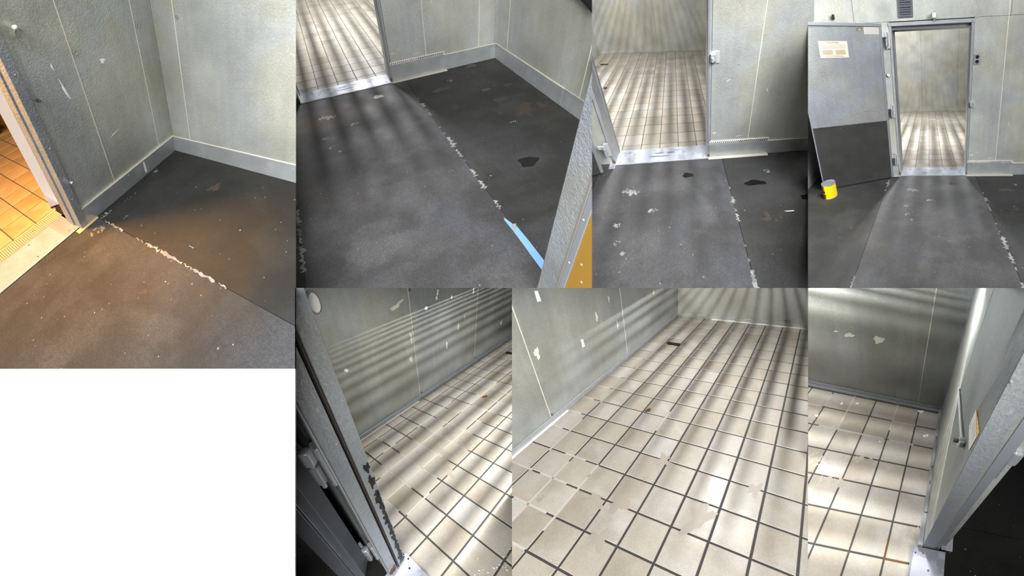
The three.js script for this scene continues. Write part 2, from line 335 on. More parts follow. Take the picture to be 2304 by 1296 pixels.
// ================================================================ page and lamps
{
  const s = M.white.clone(); s.color.set(0xffffff); s.roughness = 0.95;
  const w = new THREE.Mesh(new THREE.BoxGeometry(3.86, 2.9, 0.03), s); w.name = 'wall_blank'; w.castShadow = w.receiveShadow = true;
  w.position.set(-4.43, -1.49, -1.161).add(new THREE.Vector3(0, 0, 0)); w.rotation.x = -42 * Math.PI / 180;
  w.userData = { label: 'blank white page area under the top-left picture', category: 'wall', kind: 'structure' }; scene.add(w);
}
const V = (x, y, z) => new THREE.Vector3(x, y, z);
panelLamp({ at: V(0, 3.8, 1.34), to: V(0, 2.6, 0), w: 2.6, h: 1.6, power: LIGHT.main, label: 'large unseen light panel added behind the viewer to light every picture' });  // added lamp on the view axis, evenly lighting all the sets
panelLamp({ at: V(-3.6, -1.3, 0.9), to: V(-4.3, -1.5, -1.1), w: 2.2, h: 1.2, power: LIGHT.page, label: 'added light panel that brightens the blank page to white' });  // added lamp, only there to lift the page to pure white

// thin dividers, added to stop lamp light spilling between neighbouring sets
function divider(sx, z0, z1, k0, k1, label) {
  const c = Math.cos(42 * Math.PI / 180), n = Math.sin(42 * Math.PI / 180), W = (z, k) => { const x = sx * z, y = k * z; return [x, 2.6 - c * y - n * z, n * y - c * z]; };
  const A = W(z0, k0), B = W(z1, k0), C = W(z1, k1), D = W(z0, k1), g = new THREE.BufferGeometry();
  g.setAttribute('position', new THREE.Float32BufferAttribute([A, B, C, A, C, D, A, C, B, A, D, C].flatMap((p, i) => [p[0] - (i > 5 ? 0.0006 : 0), p[1], p[2]]), 3)); g.computeVertexNormals();
  const m = new THREE.Mesh(g, M.edge); m.name = numbered('light_divider'); m.castShadow = m.receiveShadow = true; m.userData = { label, category: 'wall', kind: 'structure' }; scene.add(m);
}
divider(-0.6965, 0.5, 3.55, 0.0, 1.2, 'thin added divider stopping page light reaching the bottom-left picture');
divider(0.9514, 1.75, 4.8, -0.2, 1.1, 'thin added divider stopping lamp spill between the bottom-middle and bottom-right pictures');
// ================================================================ picture 1: dark floor corner with a doorway to a tiled kitchen
{
  const b = new Bay(1), P = b.where;
  const fl = b.structure('floor', `black rubber floor with a cracked seam in the ${P}`, 'floor', [-1, 0, 0.8]);
  b.mesh('floor_sheet', box(-2.6, -1.0235, -0.02, 0, -0.02, 2.6), M.rubberMid, fl, { label: 'brownish worn floor sheet' });
  b.mesh('floor_sheet', box(-1.0195, 0, -0.02, 0, 0, 2.6), M.rubberBlack, fl, { label: 'blacker floor sheet along the walls' });
  b.mesh('underlay', box(-2.6, 0, -0.04, -0.006, 0, 2.6), M.black, fl);
  [[0.1, 0.16, 0.012], [0.17, 0.3, 0.02], [0.43, 0.5, 0.012], [0.52, 0.64, 0.026], [0.65, 0.82, 0.026], [0.83, 0.9, 0.012], [0.9, 1.05, 0.02], [1.07, 1.12, 0.01]].forEach(([z0, z1, w], i) => {
    const pts = []; for (let k = 0; k <= 12; k++) pts.push([-1.02 + 0.004 * Math.sin(k), z0 + (z1 - z0) * k / 12]);
    b.mesh('paint_patch', jagged(pts, w * 0.65, 0.0012, 300 + i), M.paint, fl, { label: 'peeling grey paint on the floor seam' });
  });
  [[-0.96, 0.05, 0.07, 0.02, 3], [-1.12, 0.13, 0.07, 0.035, 4], [-0.72, 0.09, 0.08, 0.015, 5], [-0.35, 0.05, 0.03, 0.02, 6], [-0.9, 0.22, 0.05, 0.012, 7]].forEach(([x, z, rx, rz, s]) => b.mesh('scuff', flakes(0.0009, x, z, rx, rz, 18, s), M.wear, fl));
  [[-0.045, 0.05, 0.035, 0.02, 11], [-0.5, 0.03, 0.04, 0.015, 12]].forEach(([x, z, rx, rz, s]) => b.mesh('wet_stain', patch('y', 0.0011, x, z, rx, rz, 0, 0.4, s), M.wet, fl));
  [[-0.32, 0.62, 0.05, 0.03, 13], [-1.3, 0.75, 0.03, 0.012, 14], [-1.05, 0.55, 0.05, 0.02, 15]].forEach(([x, z, rx, rz, s]) => b.mesh('rust_stain', patch('y', 0.0011, x, z, rx, rz, 0.5, 0.6, s), M.brown, fl));
  grit(b, `pale grit scattered on the black floor of the ${P}`, 330, -2.3, 0, 0.03, 2.3, 21, M.paint, 0.006);

  const kf = b.structure('floor', `orange quarry tile floor beyond the doorway in the ${P}`, 'floor', [-1.5, 0, -1]);
  tileFloor(b, kf, { x0: -2.6, x1: 0.4, z0: -3.6, z1: -0.385, px: 0.207, pz: 0.2, ox: -1.335, oz: -0.41, gap: 0.008, mats: M.quarry });

  const wl = b.structure('wall_left', `grey sheet metal wall beside the doorway in the ${P}`, 'wall', [-0.5, 0, 0]);
  panels(b, wl, 'z', 0, -0.1, [-1.118, -0.76, -0.198, 0.09], 0, 3.3, M.sheet);
  b.mesh('added_door_head', box(-3.4, -1.119, 1.8, 3.3, -0.1, 0), M.sheet, wl, { whole: true });  // unseen head above the doorway, added to cut the kitchen light short
  [[-0.734, 1.13], [-0.169, 1.131]].forEach(([x, y]) => { const p = b.mesh('lock_port', cyl(0.013, 0.006, 'z', [x, y, 0.001], 20), M.edge, wl); if (p) b.mesh('port_rim', new THREE.TorusGeometry(0.0135, 0.0016, 6, 20).translate(x, y, 0.004), M.bright, p); });
  [[-0.89, 0.96, 0.008, 0.062, 0.2, 31], [-0.915, 1.109, 0.006, 0.018, 0.2, 32], [-0.55, 1.02, 0.02, 0.016, 0, 33], [-0.62, 0.52, 0.05, 0.004, 0.2, 34]].forEach(([x, y, rx, ry, r, s]) => b.mesh('scuff', patch('z', 0.0012, x, y, rx, ry, r, 0.5, s), M.white, wl));
  const wr = b.structure('wall_right', `grey sheet metal wall at the right of the ${P}`, 'wall', [0, 0, 0.8]);
  panels(b, wr, 'x', 0, 0.1, [0, 0.194, 2.4], 0, 3.3, M.sheet);
  { const p = b.mesh('lock_port', cyl(0.013, 0.006, 'x', [-0.001, 1.13, 0.219], 20), M.edge, wr); if (p) b.mesh('port_rim', new THREE.TorusGeometry(0.0135, 0.0016, 6, 20).rotateY(Math.PI / 2).translate(-0.004, 1.13, 0.219), M.bright, p); }
  b.tag(b.mesh('wall_light_block', box(0.42, 0.5, 0, 3.2, -3.9, 0), M.sheet, null, { whole: true }), `added unseen wall blocking kitchen light behind the corner of the ${P}`, 'wall', { kind: 'structure' });  // unseen wall added to keep kitchen light off the next set
  const bl = b.structure('baseboard_left', `metal baseboard under the left wall of the ${P}`, 'baseboard', [-0.5, 0, 0]);
  b.mesh('board', box(-1.116, 0, 0, 0.152, 0, 0.01, 0.003), M.base, bl);
  b.mesh('caulk_bead', box(-1.116, 0, 0.15, 0.156, 0, 0.009), M.caulk, bl);
  screws(b, bl, 'z', [[-0.3, 0.12, 0.01], [-0.03, 0.12, 0.01], [-0.03, 0.03, 0.01], [-0.7, 0.03, 0.01], [-0.62, 0.125, 0.01]], 0.004);
  const br = b.structure('baseboard_right', `metal baseboard under the right wall of the ${P}`, 'baseboard', [0, 0, 0.8]);
  b.mesh('board', box(-0.01, 0, 0, 0.152, 0, 2.4, 0.003), M.base, br);
  b.mesh('caulk_bead', box(-0.009, 0, 0.15, 0.155, 0, 2.4), M.caulk, br);
  screws(b, br, '-x', [[-0.01, 0.121, 0.03], [-0.01, 0.121, 0.282], [-0.01, 0.125, 0.68], [-0.01, 0.12, 1.075], [-0.01, 0.019, 0.037], [-0.01, 0.026, 0.279], [-0.01, 0.023, 0.678], [-0.01, 0.016, 1.074]], 0.0045);
  b.tag(b.mesh('tape_strip', quad('z', 0.0115, [[-0.44, 0.135], [-0.422, 0.139], [-0.417, 0.06], [-0.412, 0.04], [-0.422, 0.022], [-0.438, 0.026]]), M.white), `torn white tape strip on the left baseboard`, 'tape');
  b.tag(b.mesh('metal_strip', box(-1.215, -1.02, 0, 0.006, -0.012, 0.032, 0.002), mat(0xb59a72, 0.7)), `tan strip on the floor at the foot of the door post`, 'strip');

  const jm = b.structure('door_1', `grey embossed door post between kitchen and cooler in the ${P}`, 'door frame', [-1.14, 0, -0.05]);
  b.mesh('post', box(-1.174, -1.114, 0.002, 2.1, -0.16, 0.012, 0.004), M.stucco, jm);
  b.mesh('stop_strip', box(-1.186, -1.174, 0.01, 2.1, -0.155, -0.07, 0.002), M.stucco, jm);
  screws(b, jm, 'z', [[-1.138, 0.689, 0.012], [-1.144, 0.278, 0.012], [-1.14, 1.149, 0.012]], 0.005);
  screws(b, jm, '-x', [[-1.187, 0.94, -0.1], [-1.187, 0.55, -0.1], [-1.187, 0.25, -0.1]], 0.004);
  const leaf = (x0, z0, x1, z1, t, y0, y1) => { const L = Math.hypot(x1 - x0, z1 - z0), g = new RoundedBoxGeometry(L, y1 - y0, t, 2, 0.004).translate(L / 2, (y0 + y1) / 2, -t / 2); g.rotateY(-Math.atan2(z1 - z0, x1 - x0)); return g.translate(x0, 0, z0); };
  const dr = b.structure('door_2', `flat grey door edge standing open behind the post in the ${P}`, 'door', [-1.1, 0, -0.4]);
  b.mesh('leaf', leaf(-1.165, -0.43, -0.86, -0.235, 0.04, 0.02, 2.1), mat(0xa9acae, 0.5, 0.2), dr);
  b.mesh('sweep', leaf(-1.164, -0.432, -0.86, -0.24, 0.03, 0.002, 0.022), M.black, dr);

  const th = b.thing('threshold', `ribbed metal door threshold lit golden in the ${P}`, 'threshold', [-1.5, 0, -0.2]);
  b.mesh('plate', box(-2.6, -1.172, 0, 0.01, -0.27, -0.022, 0.002), M.bright, th);
  for (let i = 0; i < 12; i++) b.mesh('rib', box(-2.6, -1.3, 0.009, 0.0125, -0.25 + i * 0.0185, -0.242 + i * 0.0185, 0.001), M.bright, th);
  b.mesh('perforated_strip', box(-2.6, -1.16, 0, 0.008, -0.378, -0.275, 0.001), mat(0xd9d4c4, 0.4, 0.3, { map: dotTex }), th);
  screws(b, th, 'y', [[-1.24, 0.01, -0.06], [-1.22, 0.01, -0.23], [-1.52, 0.012, -0.06], [-1.5, 0.012, -0.22], [-1.4, 0.008, -0.33], [-1.85, 0.012, -0.06]], 0.006, M.darkEdge);
  b.tag(b.mesh('rubber_stop', join([box(-1.157, -1.1, 0.0, 0.03, -0.37, -0.26, 0.01), box(-1.15, -1.1, 0.0, 0.07, -0.33, -0.18, 0.01)]), M.black), 'black rubber stop at the end of the golden threshold', 'stop');

  const ey = b.thing('wire_hook', 'small white hook with coiled thin wire on the wall', 'hook', [-1.035, 1.35, 0]);
  b.mesh('plug', join([cyl(0.012, 0.02, 'z', [-1.037, 1.35, 0.01], 12), dome(0.012, 'z', [-1.037, 1.35, 0.02], 0.8)]), M.white, ey);
  for (let i = 0; i < 4; i++) b.mesh('wire_loop', new THREE.TorusGeometry(0.028 + 0.004 * i, 0.0012, 5, 28).scale(0.7, 1, 1).rotateZ(0.15 * i).translate(-1.036 + 0.003 * i, 1.318 - 0.004 * i, 0.012 + 0.002 * i), mat(0x9d9a90, 0.5, 0.3), ey);
  b.mesh('wire_tail', tube([[-1.02, 1.31, 0.015], [-1.0, 1.27, 0.01], [-1.005, 1.235, 0.006]], 0.0012), M.caulk, ey);
  b.mesh('thread', tube([[-1.04, 1.33, 0.012], [-1.075, 1.3, 0.004], [-1.08, 1.15, 0.004], [-1.085, 1.02, 0.004], [-1.078, 0.985, 0.006]], 0.0009), M.caulkDark, ey);
  b.tag(b.mesh('bolt', join([cyl(0.006, 0.03, 'z', [-1.078, 0.978, 0.015], 10), cyl(0.011, 0.006, 'z', [-1.078, 0.978, 0.004], 6)]), M.darkEdge), 'dark bolt sticking out of the wall below the wire hook', 'bolt');
  b.tag(b.mesh('bolt', join([cyl(0.009, 0.02, 'z', [-1.106, 0.405, 0.02], 10), dome(0.011, 'z', [-1.106, 0.405, 0.03], 0.7)]), M.chrome), 'shiny bolt head at the edge of the door post', 'bolt');
  b.tag(b.mesh('screw', join([cyl(0.0035, 0.03, 'z', [-0.889, 0.005, 0.805], 8), cyl(0.007, 0.004, 'z', [-0.889, 0.006, 0.788], 8)]).rotateY(0), M.bright), 'loose bright screw lying on the black floor', 'screw');
  const bin = b.thing('crate', 'small dark crate with gold rim far on the orange tiles', 'crate', [-0.78, 0, -2.75]);
  b.mesh('body', box(-1.0, -0.62, 0.03, 0.26, -3.0, -2.48, 0.01), M.black, bin);
  b.mesh('rim', join([box(-1.02, -0.6, 0.25, 0.29, -3.02, -2.46, 0.008), box(-0.86, -0.8, 0.05, 0.25, -2.48, -2.46)]), M.gold, bin);

  panelLamp({ at: b.at(-1.75, 2.9, -0.9), to: b.at(-1.65, 0, -0.6), w: 0.5, h: 0.5, power: LIGHT.kitchen, color: WARM, label: 'warm kitchen light panel beyond the doorway' });
  panelLamp({ at: b.at(-0.9, 2.5, 0.9), to: b.at(-0.6, 0.4, 0.2), w: 0.4, h: 0.4, power: LIGHT.corner, label: 'added ceiling light brightening the left wall of the black floor corner' });  // unseen lamp added to brighten the left wall
}

// ================================================================ pictures 2, 3, 4: the cooler side of the freezer doorway
const GEO = {
  2: { d0: -0.19, d1: 0.71, zf: 0.272, pz: 0.18834, far: -3.56, left: -1.6, right: 2.4, seams: [1.112, 1.717], end: 1.93, bb: 0.166, floorSeams: [-0.325, 0.845], near: 3.4, lampZ: -1.6 },
  3: { d0: -0.02, d1: 0.897, zf: 0.282, pz: 0.19756, far: -3.61, left: -1.15, right: 2.4, seams: [1.289, 1.93], end: 2.6, bb: 0.16, floorSeams: [-0.16, 1.035], near: 2.2, lampZ: -1.6 },
  4: { d0: -0.19, d1: 0.70, zf: 0.312, pz: 0.21209, far: -4.3, left: -1.6, right: 2.4, seams: [1.079], end: 2.2, bb: 0.17, floorSeams: [-0.335, 0.825], near: 2.6, lampZ: -1.9 },
};
function plateGeo(g) { return box(g.d0, g.d1, 0, 0.012, 0.095, g.zf + 0.025, 0.003); }
function doorway(b, g) {   // returns the door frame
  const P = b.where, { d0, d1, zf } = g, top = b.i === 4 ? 1.87 : 2.05, wallTop = b.i === 4 ? 2.75 : 2.05;
  const cf = b.structure('floor', `dark grey rubber cooler floor with peeling seams in the ${P}`, 'floor', [0.4, 0, 1]);
  const fs = [-2.6, ...g.floorSeams, 2.8], fm = [M.rubberDark, M.rubber, M.rubberDark];
  for (let i = 0; i < 3; i++) b.mesh('floor_sheet', box(fs[i] + 0.0018, fs[i + 1] - 0.0018, -0.02, 0, zf - 0.1, g.near), fm[i], cf, { label: i === 1 ? 'paler walked-on floor sheet' : 'darker side floor sheet' });
  b.mesh('underlay', box(-2.6, 2.8, -0.04, -0.006, zf - 0.1, g.near), M.black, cf);
  const tf = b.structure('floor', `beige tiled freezer floor beyond the doorway in the ${P}`, 'floor', [0.3, 0, -1]);
  tileFloor(b, tf, { x0: g.left, x1: g.right, z0: g.far, z1: 0.115, pz: g.pz, mats: M.tiles, gap: 0.007 });

  const wb = b.structure('wall_back', `grey sheet metal wall with a doorway in the ${P}`, 'wall', [1.3, 0, zf]);
  panels(b, wb, 'z', zf, -0.15, [d1 + 0.022, ...g.seams, g.end], 0, b.i === 4 ? 1.886 : wallTop, M.sheet);
  if (b.i === 4) {
    panels(b, wb, 'z', zf, -0.15, [-1.34, -0.6, d1 + 0.4, g.end], 1.889, wallTop, M.sheet, M.caulkDark);
    b.mesh('panel', box(-1.34, d0 - 0.022, 0, 1.886, zf - 0.15, zf), M.sheet, wb);
    b.mesh('caulk_seam', box(g.seams[0] - 0.003, g.seams[0] + 0.003, 1.88, wallTop, zf - 0.01, zf + 0.0015), M.caulk, wb);
  } else b.mesh('panel', box(-1.5, d0 - 0.03, 0, wallTop, zf - 0.15, zf), M.sheet, wb);
  seed(900 + b.i);
  for (let i = 0; i < 16; i++) { const x = rnd(d1 + 0.05, d1 + 0.36), y = rnd(0.2, b.i === 4 ? 0.9 : 1.2), r = rnd(0.005, 0.011); b.mesh('dent', new THREE.SphereGeometry(r, 8, 5).scale(1, 0.8, 0.18).translate(x, y, zf), M.sheet, wb); }
  [[0.06, 0.29, 0.018, 0.008], [0.3, 0.24, 0.03, 0.004], [0.5, 0.7, 0.005, 0.02], [0.16, 0.8, 0.02, 0.003]].forEach(([dx, y, rx, ry], i) => b.mesh('scuff', patch('z', zf + 0.0012, d1 + dx, y, rx, ry, 0.2 * i, 0.7, 40 + i + b.i * 7), M.caulk, wb));

  const bb = b.structure('baseboard_back', `metal baseboard right of the freezer doorway in the ${P}`, 'baseboard', [1.3, 0, zf]);
  b.mesh('board', box(d1 + 0.012, g.end, 0, g.bb, zf, zf + 0.011, 0.003), M.base, bb);
  b.mesh('caulk_bead', box(d1 + 0.6, g.end, g.bb - 0.002, g.bb + 0.004, zf, zf + 0.01), M.caulk, bb);
  const sc = []; for (let i = 0; i < 6; i++) { sc.push([d1 + 0.06 + i * 0.22, 0.03, zf + 0.011]); sc.push([d1 + 0.1 + i * 0.25, g.bb - 0.025, zf + 0.011]); }
  screws(b, bb, 'z', sc, 0.0045);
  // hatched tread strip on top of the baseboard
  const hs = b.thing('hatched_strip', `strip of slanted black hatching above the baseboard, ${P}`, 'strip', [d1 + 0.3, g.bb + 0.02, zf]);
  b.mesh('backing', box(d1 + 0.015, d1 + 0.6, g.bb + 0.008, g.bb + 0.036, zf, zf + 0.006), M.white, hs);
  const bars = []; for (let i = 0; i < 28; i++) { const w = i < 14 ? 0.008 : 0.011; const q = new THREE.BoxGeometry(w, 0.022, 0.004); const p = q.attributes.position; for (let k = 0; k < p.count; k++) p.setX(k, p.getX(k) + p.getY(k) * 0.7); q.computeVertexNormals(); bars.push(q.translate(d1 + 0.03 + i * 0.0205, g.bb + 0.022, zf + 0.006)); }
  b.mesh('hatching', join(bars), M.black, hs);
  b.tag(b.mesh('floor_strip', join([box(d1 + 0.0, d1 + 0.615, 0, 0.005, zf + 0.008, zf + 0.045, 0.001)]), M.caulk), `pale flat floor strip under the baseboard, ${P}`, 'strip');

  // frame
  const fr = b.structure(`door_${b.i + 1}`, `worn metal frame of the freezer doorway in the ${P}`, 'door frame', [d1, 0, zf]);
  const th = 0.17;
  b.mesh('jamb', box(d1 - 0.004, d1 + 0.02, 0.012, top, zf - th, zf + 0.006, 0.004), M.bright, fr, { label: 'right jamb of bright worn metal' });
  b.mesh('jamb_edge', box(d1 - 0.012, d1 + 0.004, 0.012, top, zf - 0.03, zf + 0.012, 0.004), M.edge, fr);
  b.mesh('jamb', box(d0 - 0.025, d0 + 0.004, 0.012, top, zf - th, zf + 0.006, 0.004), M.bright, fr, { label: 'left jamb of bright worn metal' });
  b.mesh('jamb_edge', box(d0 - 0.02, d0 + 0.012, 0.012, top, zf - th - 0.01, zf - th + 0.03, 0.004), M.edge, fr);
  if (b.i === 4) { b.mesh('header', box(d0 - 0.03, d1 + 0.024, top - 0.03, top + 0.008, zf - th, zf + 0.01, 0.004), M.bright, fr); b.mesh('header_soffit', box(d0, d1, top - 0.06, top - 0.03, zf - th, zf - 0.03), M.edge, fr); }
  const js = []; for (let i = 0; i < 7; i++) js.push([d1 - 0.006, 0.15 + i * 0.27, zf - 0.05]); screws(b, fr, '-x', js, 0.004);
  b.mesh('rust', patch('z', zf + 0.013, d1 + 0.004, 0.03, 0.01, 0.02, 0, 0.5, 81), M.rust, fr);
  b.mesh('rust', patch('z', zf + 0.008, d0 - 0.012, 0.03, 0.012, 0.025, 0, 0.5, 82), M.rust, fr);

  const tp = b.thing('threshold', `scuffed bright threshold plate of the freezer doorway, ${P}`, 'threshold', [0.3, 0, zf - 0.05]);
  b.mesh('plate', plateGeo(g), M.plate, tp);
  b.mesh('front_lip', box(d0, d1, 0, 0.008, zf + 0.022, zf + 0.032, 0.002), M.bright, tp);
  screws(b, tp, 'y', [[d0 + 0.05, 0.012, zf], [d0 + 0.18, 0.012, zf - 0.05], [d1 - 0.15, 0.012, zf - 0.05], [d1 - 0.05, 0.012, zf], [d0 + 0.12, 0.012, zf - 0.14], [d1 - 0.3, 0.012, zf + 0.005]], 0.006, M.darkEdge);
  [[0.42, -0.1, 0.045, 0.006], [0.54, -0.1, 0.04, 0.006], [0.42, -0.05, 0.11, 0.005]].forEach(([dx, dz, rx, rz], i) => b.mesh('worn_slot', patch('y', 0.0135, d0 + dx, zf + dz, rx, rz, 0, 0.3, 50 + i), M.darkEdge, tp));

  // floor marks
  const sx = g.floorSeams[1];
  [[0.4, 0.43, 0.01], [0.51, 0.58, 0.022], [0.63, 0.66, 0.008], [0.68, 0.75, 0.012], [0.93, 0.95, 0.005], [1.03, 1.05, 0.006], [1.1, 1.24, 0.024], [1.27, 1.37, 0.018], [1.4, 1.43, 0.005], [1.52, 1.6, 0.022], [1.65, 1.74, 0.024], [1.85, 1.93, 0.014]].forEach(([z0, z1, w], i) => {
    const pts = []; for (let k = 0; k <= 15; k++) pts.push([sx + 0.006 * Math.sin(k * 1.3 + i), zf + 0.04 + z0 + (z1 - z0) * k / 15 - (b.i === 3 ? 0.02 : 0)]);
    b.mesh('paint_patch', jagged(pts, w, 0.0014, 400 + i + b.i * 31), M.paint, cf, { label: 'peeling grey paint on the floor seam' });
  });
  if (b.i !== 3) (b.i === 2 ? [[1.28, 1.34, 0.006], [1.38, 1.52, 0.02], [1.54, 1.66, 0.014], [1.68, 1.86, 0.024]] : [[0.1, 0.2, 0.016], [0.22, 0.3, 0.01], [0.34, 0.37, 0.014], [1.5, 1.6, 0.008]]).forEach(([z0, z1, w], i) => {
    const pts = []; for (let k = 0; k <= 15; k++) pts.push([g.floorSeams[0] + 0.005 * Math.sin(k * 1.7 + i), zf + 0.04 + z0 + (z1 - z0) * k / 15]);
    b.mesh('paint_patch', jagged(pts, w, 0.0014, 450 + i + b.i * 17), M.paint, cf, { label: 'peeling grey paint on the other floor seam' });
  });
  const dx = d0 + 0.19;
  [[dx, 0.39, 0.085, 0.045, 0.5, 61], [dx + 0.2, 0.6, 0.06, 0.02, 0.2, 62], [dx - 0.05, 0.71, 0.03, 0.02, 0, 63], [dx - 0.02, 0.85, 0.03, 0.02, 0, 64], [dx + 0.03, 0.93, 0.015, 0.015, 0, 65], [dx + 1.25, 0.27, 0.03, 0.025, 0, 66], [dx + 1.42, 1.19, 0.05, 0.012, 0.5, 67]].forEach(([x, z, rx, rz, r, s]) => b.mesh('paint_patch', flakes(0.0012, x, zf + z, rx, rz, 16, s), M.paint, cf));
  [[dx + 0.51, 0.24, 0.05, 0.03, 71], [dx + 1.54, 0.84, 0.09, 0.05, 72], [dx + 1.25, 1.67, 0.075, 0.05, 73], [dx + 1.48, 0.6, 0.05, 0.025, 74], [dx + 1.72, 0.62, 0.05, 0.03, 75], [dx + 1.6, 0.06, 0.06, 0.03, 76], [dx + 1.1, 0.4, 0.1, 0.03, 77]].forEach(([x, z, rx, rz, s]) => b.mesh('wet_stain', patch('y', 0.0011, x, zf + z, rx, rz, 0, 0.3, s, 28), M.wet, cf));
  [[dx + 0.96, 0.32, 0.06, 0.02, 91], [dx + 1.08, 0.2, 0.08, 0.03, 92], [dx + 1.45, 0.28, 0.04, 0.025, 93], [dx + 1.4, 1.0, 0.03, 0.08, 94], [dx + 1.66, 1.08, 0.16, 0.12, 95], [dx + 1.15, 0.75, 0.12, 0.05, 96], [dx + 1.25, 0.03, 0.06, 0.012, 97], [dx + 1.75, 0.3, 0.05, 0.015, 98]].forEach(([x, z, rx, rz, s]) => b.mesh('rust_stain', flakes(0.0009, x, zf + z, rx, rz, 12, s), M.brown, cf));
  grit(b, `pale grit scattered on the dark cooler floor of the ${P}`, 260, -1.2, g.end < 2 ? 1.9 : 2.1, zf + 0.06, g.near - 0.2, 500 + b.i, M.paint, 0.006);

  // freezer shell and its lamp
  const fw = b.structure('wall_back', `pale far wall of the freezer in the ${P}`, 'wall', [0.3, 0, g.far]);
  panels(b, fw, 'z', g.far, -0.08, b.i === 4 ? [g.left, -0.02, 1.14, g.right] : [g.left, 0.2, 1.4, g.right], 0, b.i === 4 ? 2.9 : 2.1, M.freezerSheet, M.caulkDark);
  b.tag(b.mesh('trim_1', box(g.left, g.right, 0, 0.05, g.far, g.far + 0.02, 0.004), M.freezerSheet), `pale cove trim along the far freezer wall in the ${P}`, 'trim', { kind: 'structure' });
  if (b.i === 3) {
    const lw = b.structure('wall_left', `pale left side wall of the freezer in the ${P}`, 'wall', [g.left, 0, -2]);
    panels(b, lw, 'x', g.left, -0.08, [g.far, -2.2, 0.1], 0, 2.1, M.freezerSheet);
  }
  stripLamp(b, { x: 0.3, y: b.i === 4 ? 2.8 : 2.5, z: g.lampZ, len: 1.1, w: 0.012, power: LIGHT.freezer * (b.i === 4 ? 2.2 : 1), drop: 0.3, pitch: 0.025, n: b.i === 4 ? 5 : 14, label: `louvred strip light in the freezer of the ${P}` });
  panelLamp({ at: b.at(0.5, b.i === 4 ? 2.8 : 2.35, b.i === 4 ? -3.2 : -2.85), to: b.at(0.4, 0, b.i === 4 ? -4.2 : -3.2), w: 0.6, h: 0.4, power: LIGHT.freezerPanel * (b.i === 4 ? 2.2 : 1), label: `added light panel brightening the far freezer wall of the ${P}` });  // second unseen freezer lamp, added to brighten the far wall
  return fr;
}
{ // ---------------- picture 2
  const b = new Bay(2), g = GEO[2], P = b.where; doorway(b, g);
  const wr = b.structure('wall_right', `grey sheet metal side wall of the cooler in the ${P}`, 'wall', [1.93, 0, 1]);
  panels(b, wr, 'x', 1.93, 0.1, [g.zf, 0.503, 1.622, 2.8], 0, 2.05, M.sheet);
  const br = b.structure('baseboard_right', `metal baseboard along the side wall in the ${P}`, 'baseboard', [1.93, 0, 1]);
  b.mesh('board', box(1.92, 1.93, 0, 0.168, g.zf, 1.436, 0.003), M.base, br);
  b.mesh('board', box(1.919, 1.93, 0, 0.172, 1.438, 2.8, 0.003), M.base, br);
  b.mesh('caulk_bead', box(1.921, 1.93, 0.166, 0.172, g.zf, 2.8), M.caulk, br);
  screws(b, br, '-x', [[1.92, 0.03, 0.31], [1.92, 0.14, 0.55], [1.92, 0.03, 0.8], [1.92, 0.14, 0.95], [1.92, 0.03, 1.2], [1.918, 0.14, 1.48], [1.918, 0.03, 1.48]], 0.0045);
  b.tag(b.mesh('trim_2', box(1.9, 1.93, 0.17, 2.05, g.zf, g.zf + 0.004), M.base), `narrow corner trim where the walls meet in the ${P}`, 'trim', { kind: 'structure' });
  const tp = b.thing('tape_strip', 'torn strip of light blue tape along the floor seam', 'tape', [0.846, 0, 2.5]);
  b.mesh('tape', quad('y', 0.002, [[0.828, 2.31], [0.85, 2.375], [0.862, 2.39], [0.868, 2.52], [0.87, 2.9], [0.824, 2.9], [0.825, 2.42], [0.82, 2.33]]), M.blueTape, tp);
  b.mesh('folded_corner', new THREE.BufferGeometry().setFromPoints([V(0.842, 0.003, 2.374), V(0.866, 0.012, 2.388), V(0.828, 0.004, 2.425)]).setIndex([0, 2, 1]).toNonIndexed(), M.paint, tp);
  const jr = b.structure('door_7', `embossed entrance door post at the right edge of the ${P}`, 'door frame', [0.78, 0, 2.85]);
  b.mesh('post', box(0.72, 0.83, 0, 2.0, 2.792, 2.888, 0.002), M.stucco, jr);
  b.mesh('gasket', box(0.717, 0.83, 0, 2.0, 2.889, 2.901, 0.002), M.caulkDark, jr);
  b.mesh('edge_strip', box(0.719, 0.83, 0, 2.0, 2.902, 2.929, 0.002), M.edge, jr);
  b.mesh('warm_tinted_face', box(0.724, 0.84, 0, 2.0, 2.93, 3.3), M.gold, jr, { label: 'kitchen side facing with warm light put into its colour' });  // warm kitchen light on this face is painted in as gold colour
  screws(b, jr, '-x', [[0.719, 0.7, 2.912], [0.719, 0.45, 2.913], [0.724, 0.5, 2.96], [0.724, 0.42, 2.985]], 0.005);
  b.tag(b.mesh('hose', tube([[1.88, 0.95, 1.38], [1.88, 0.9, 1.54], [1.88, 0.862, 1.62], [1.88, 0.815, 1.71]], 0.03, 24, 12), M.black), 'thick black hose at the upper right corner of the wall', 'hose');
}
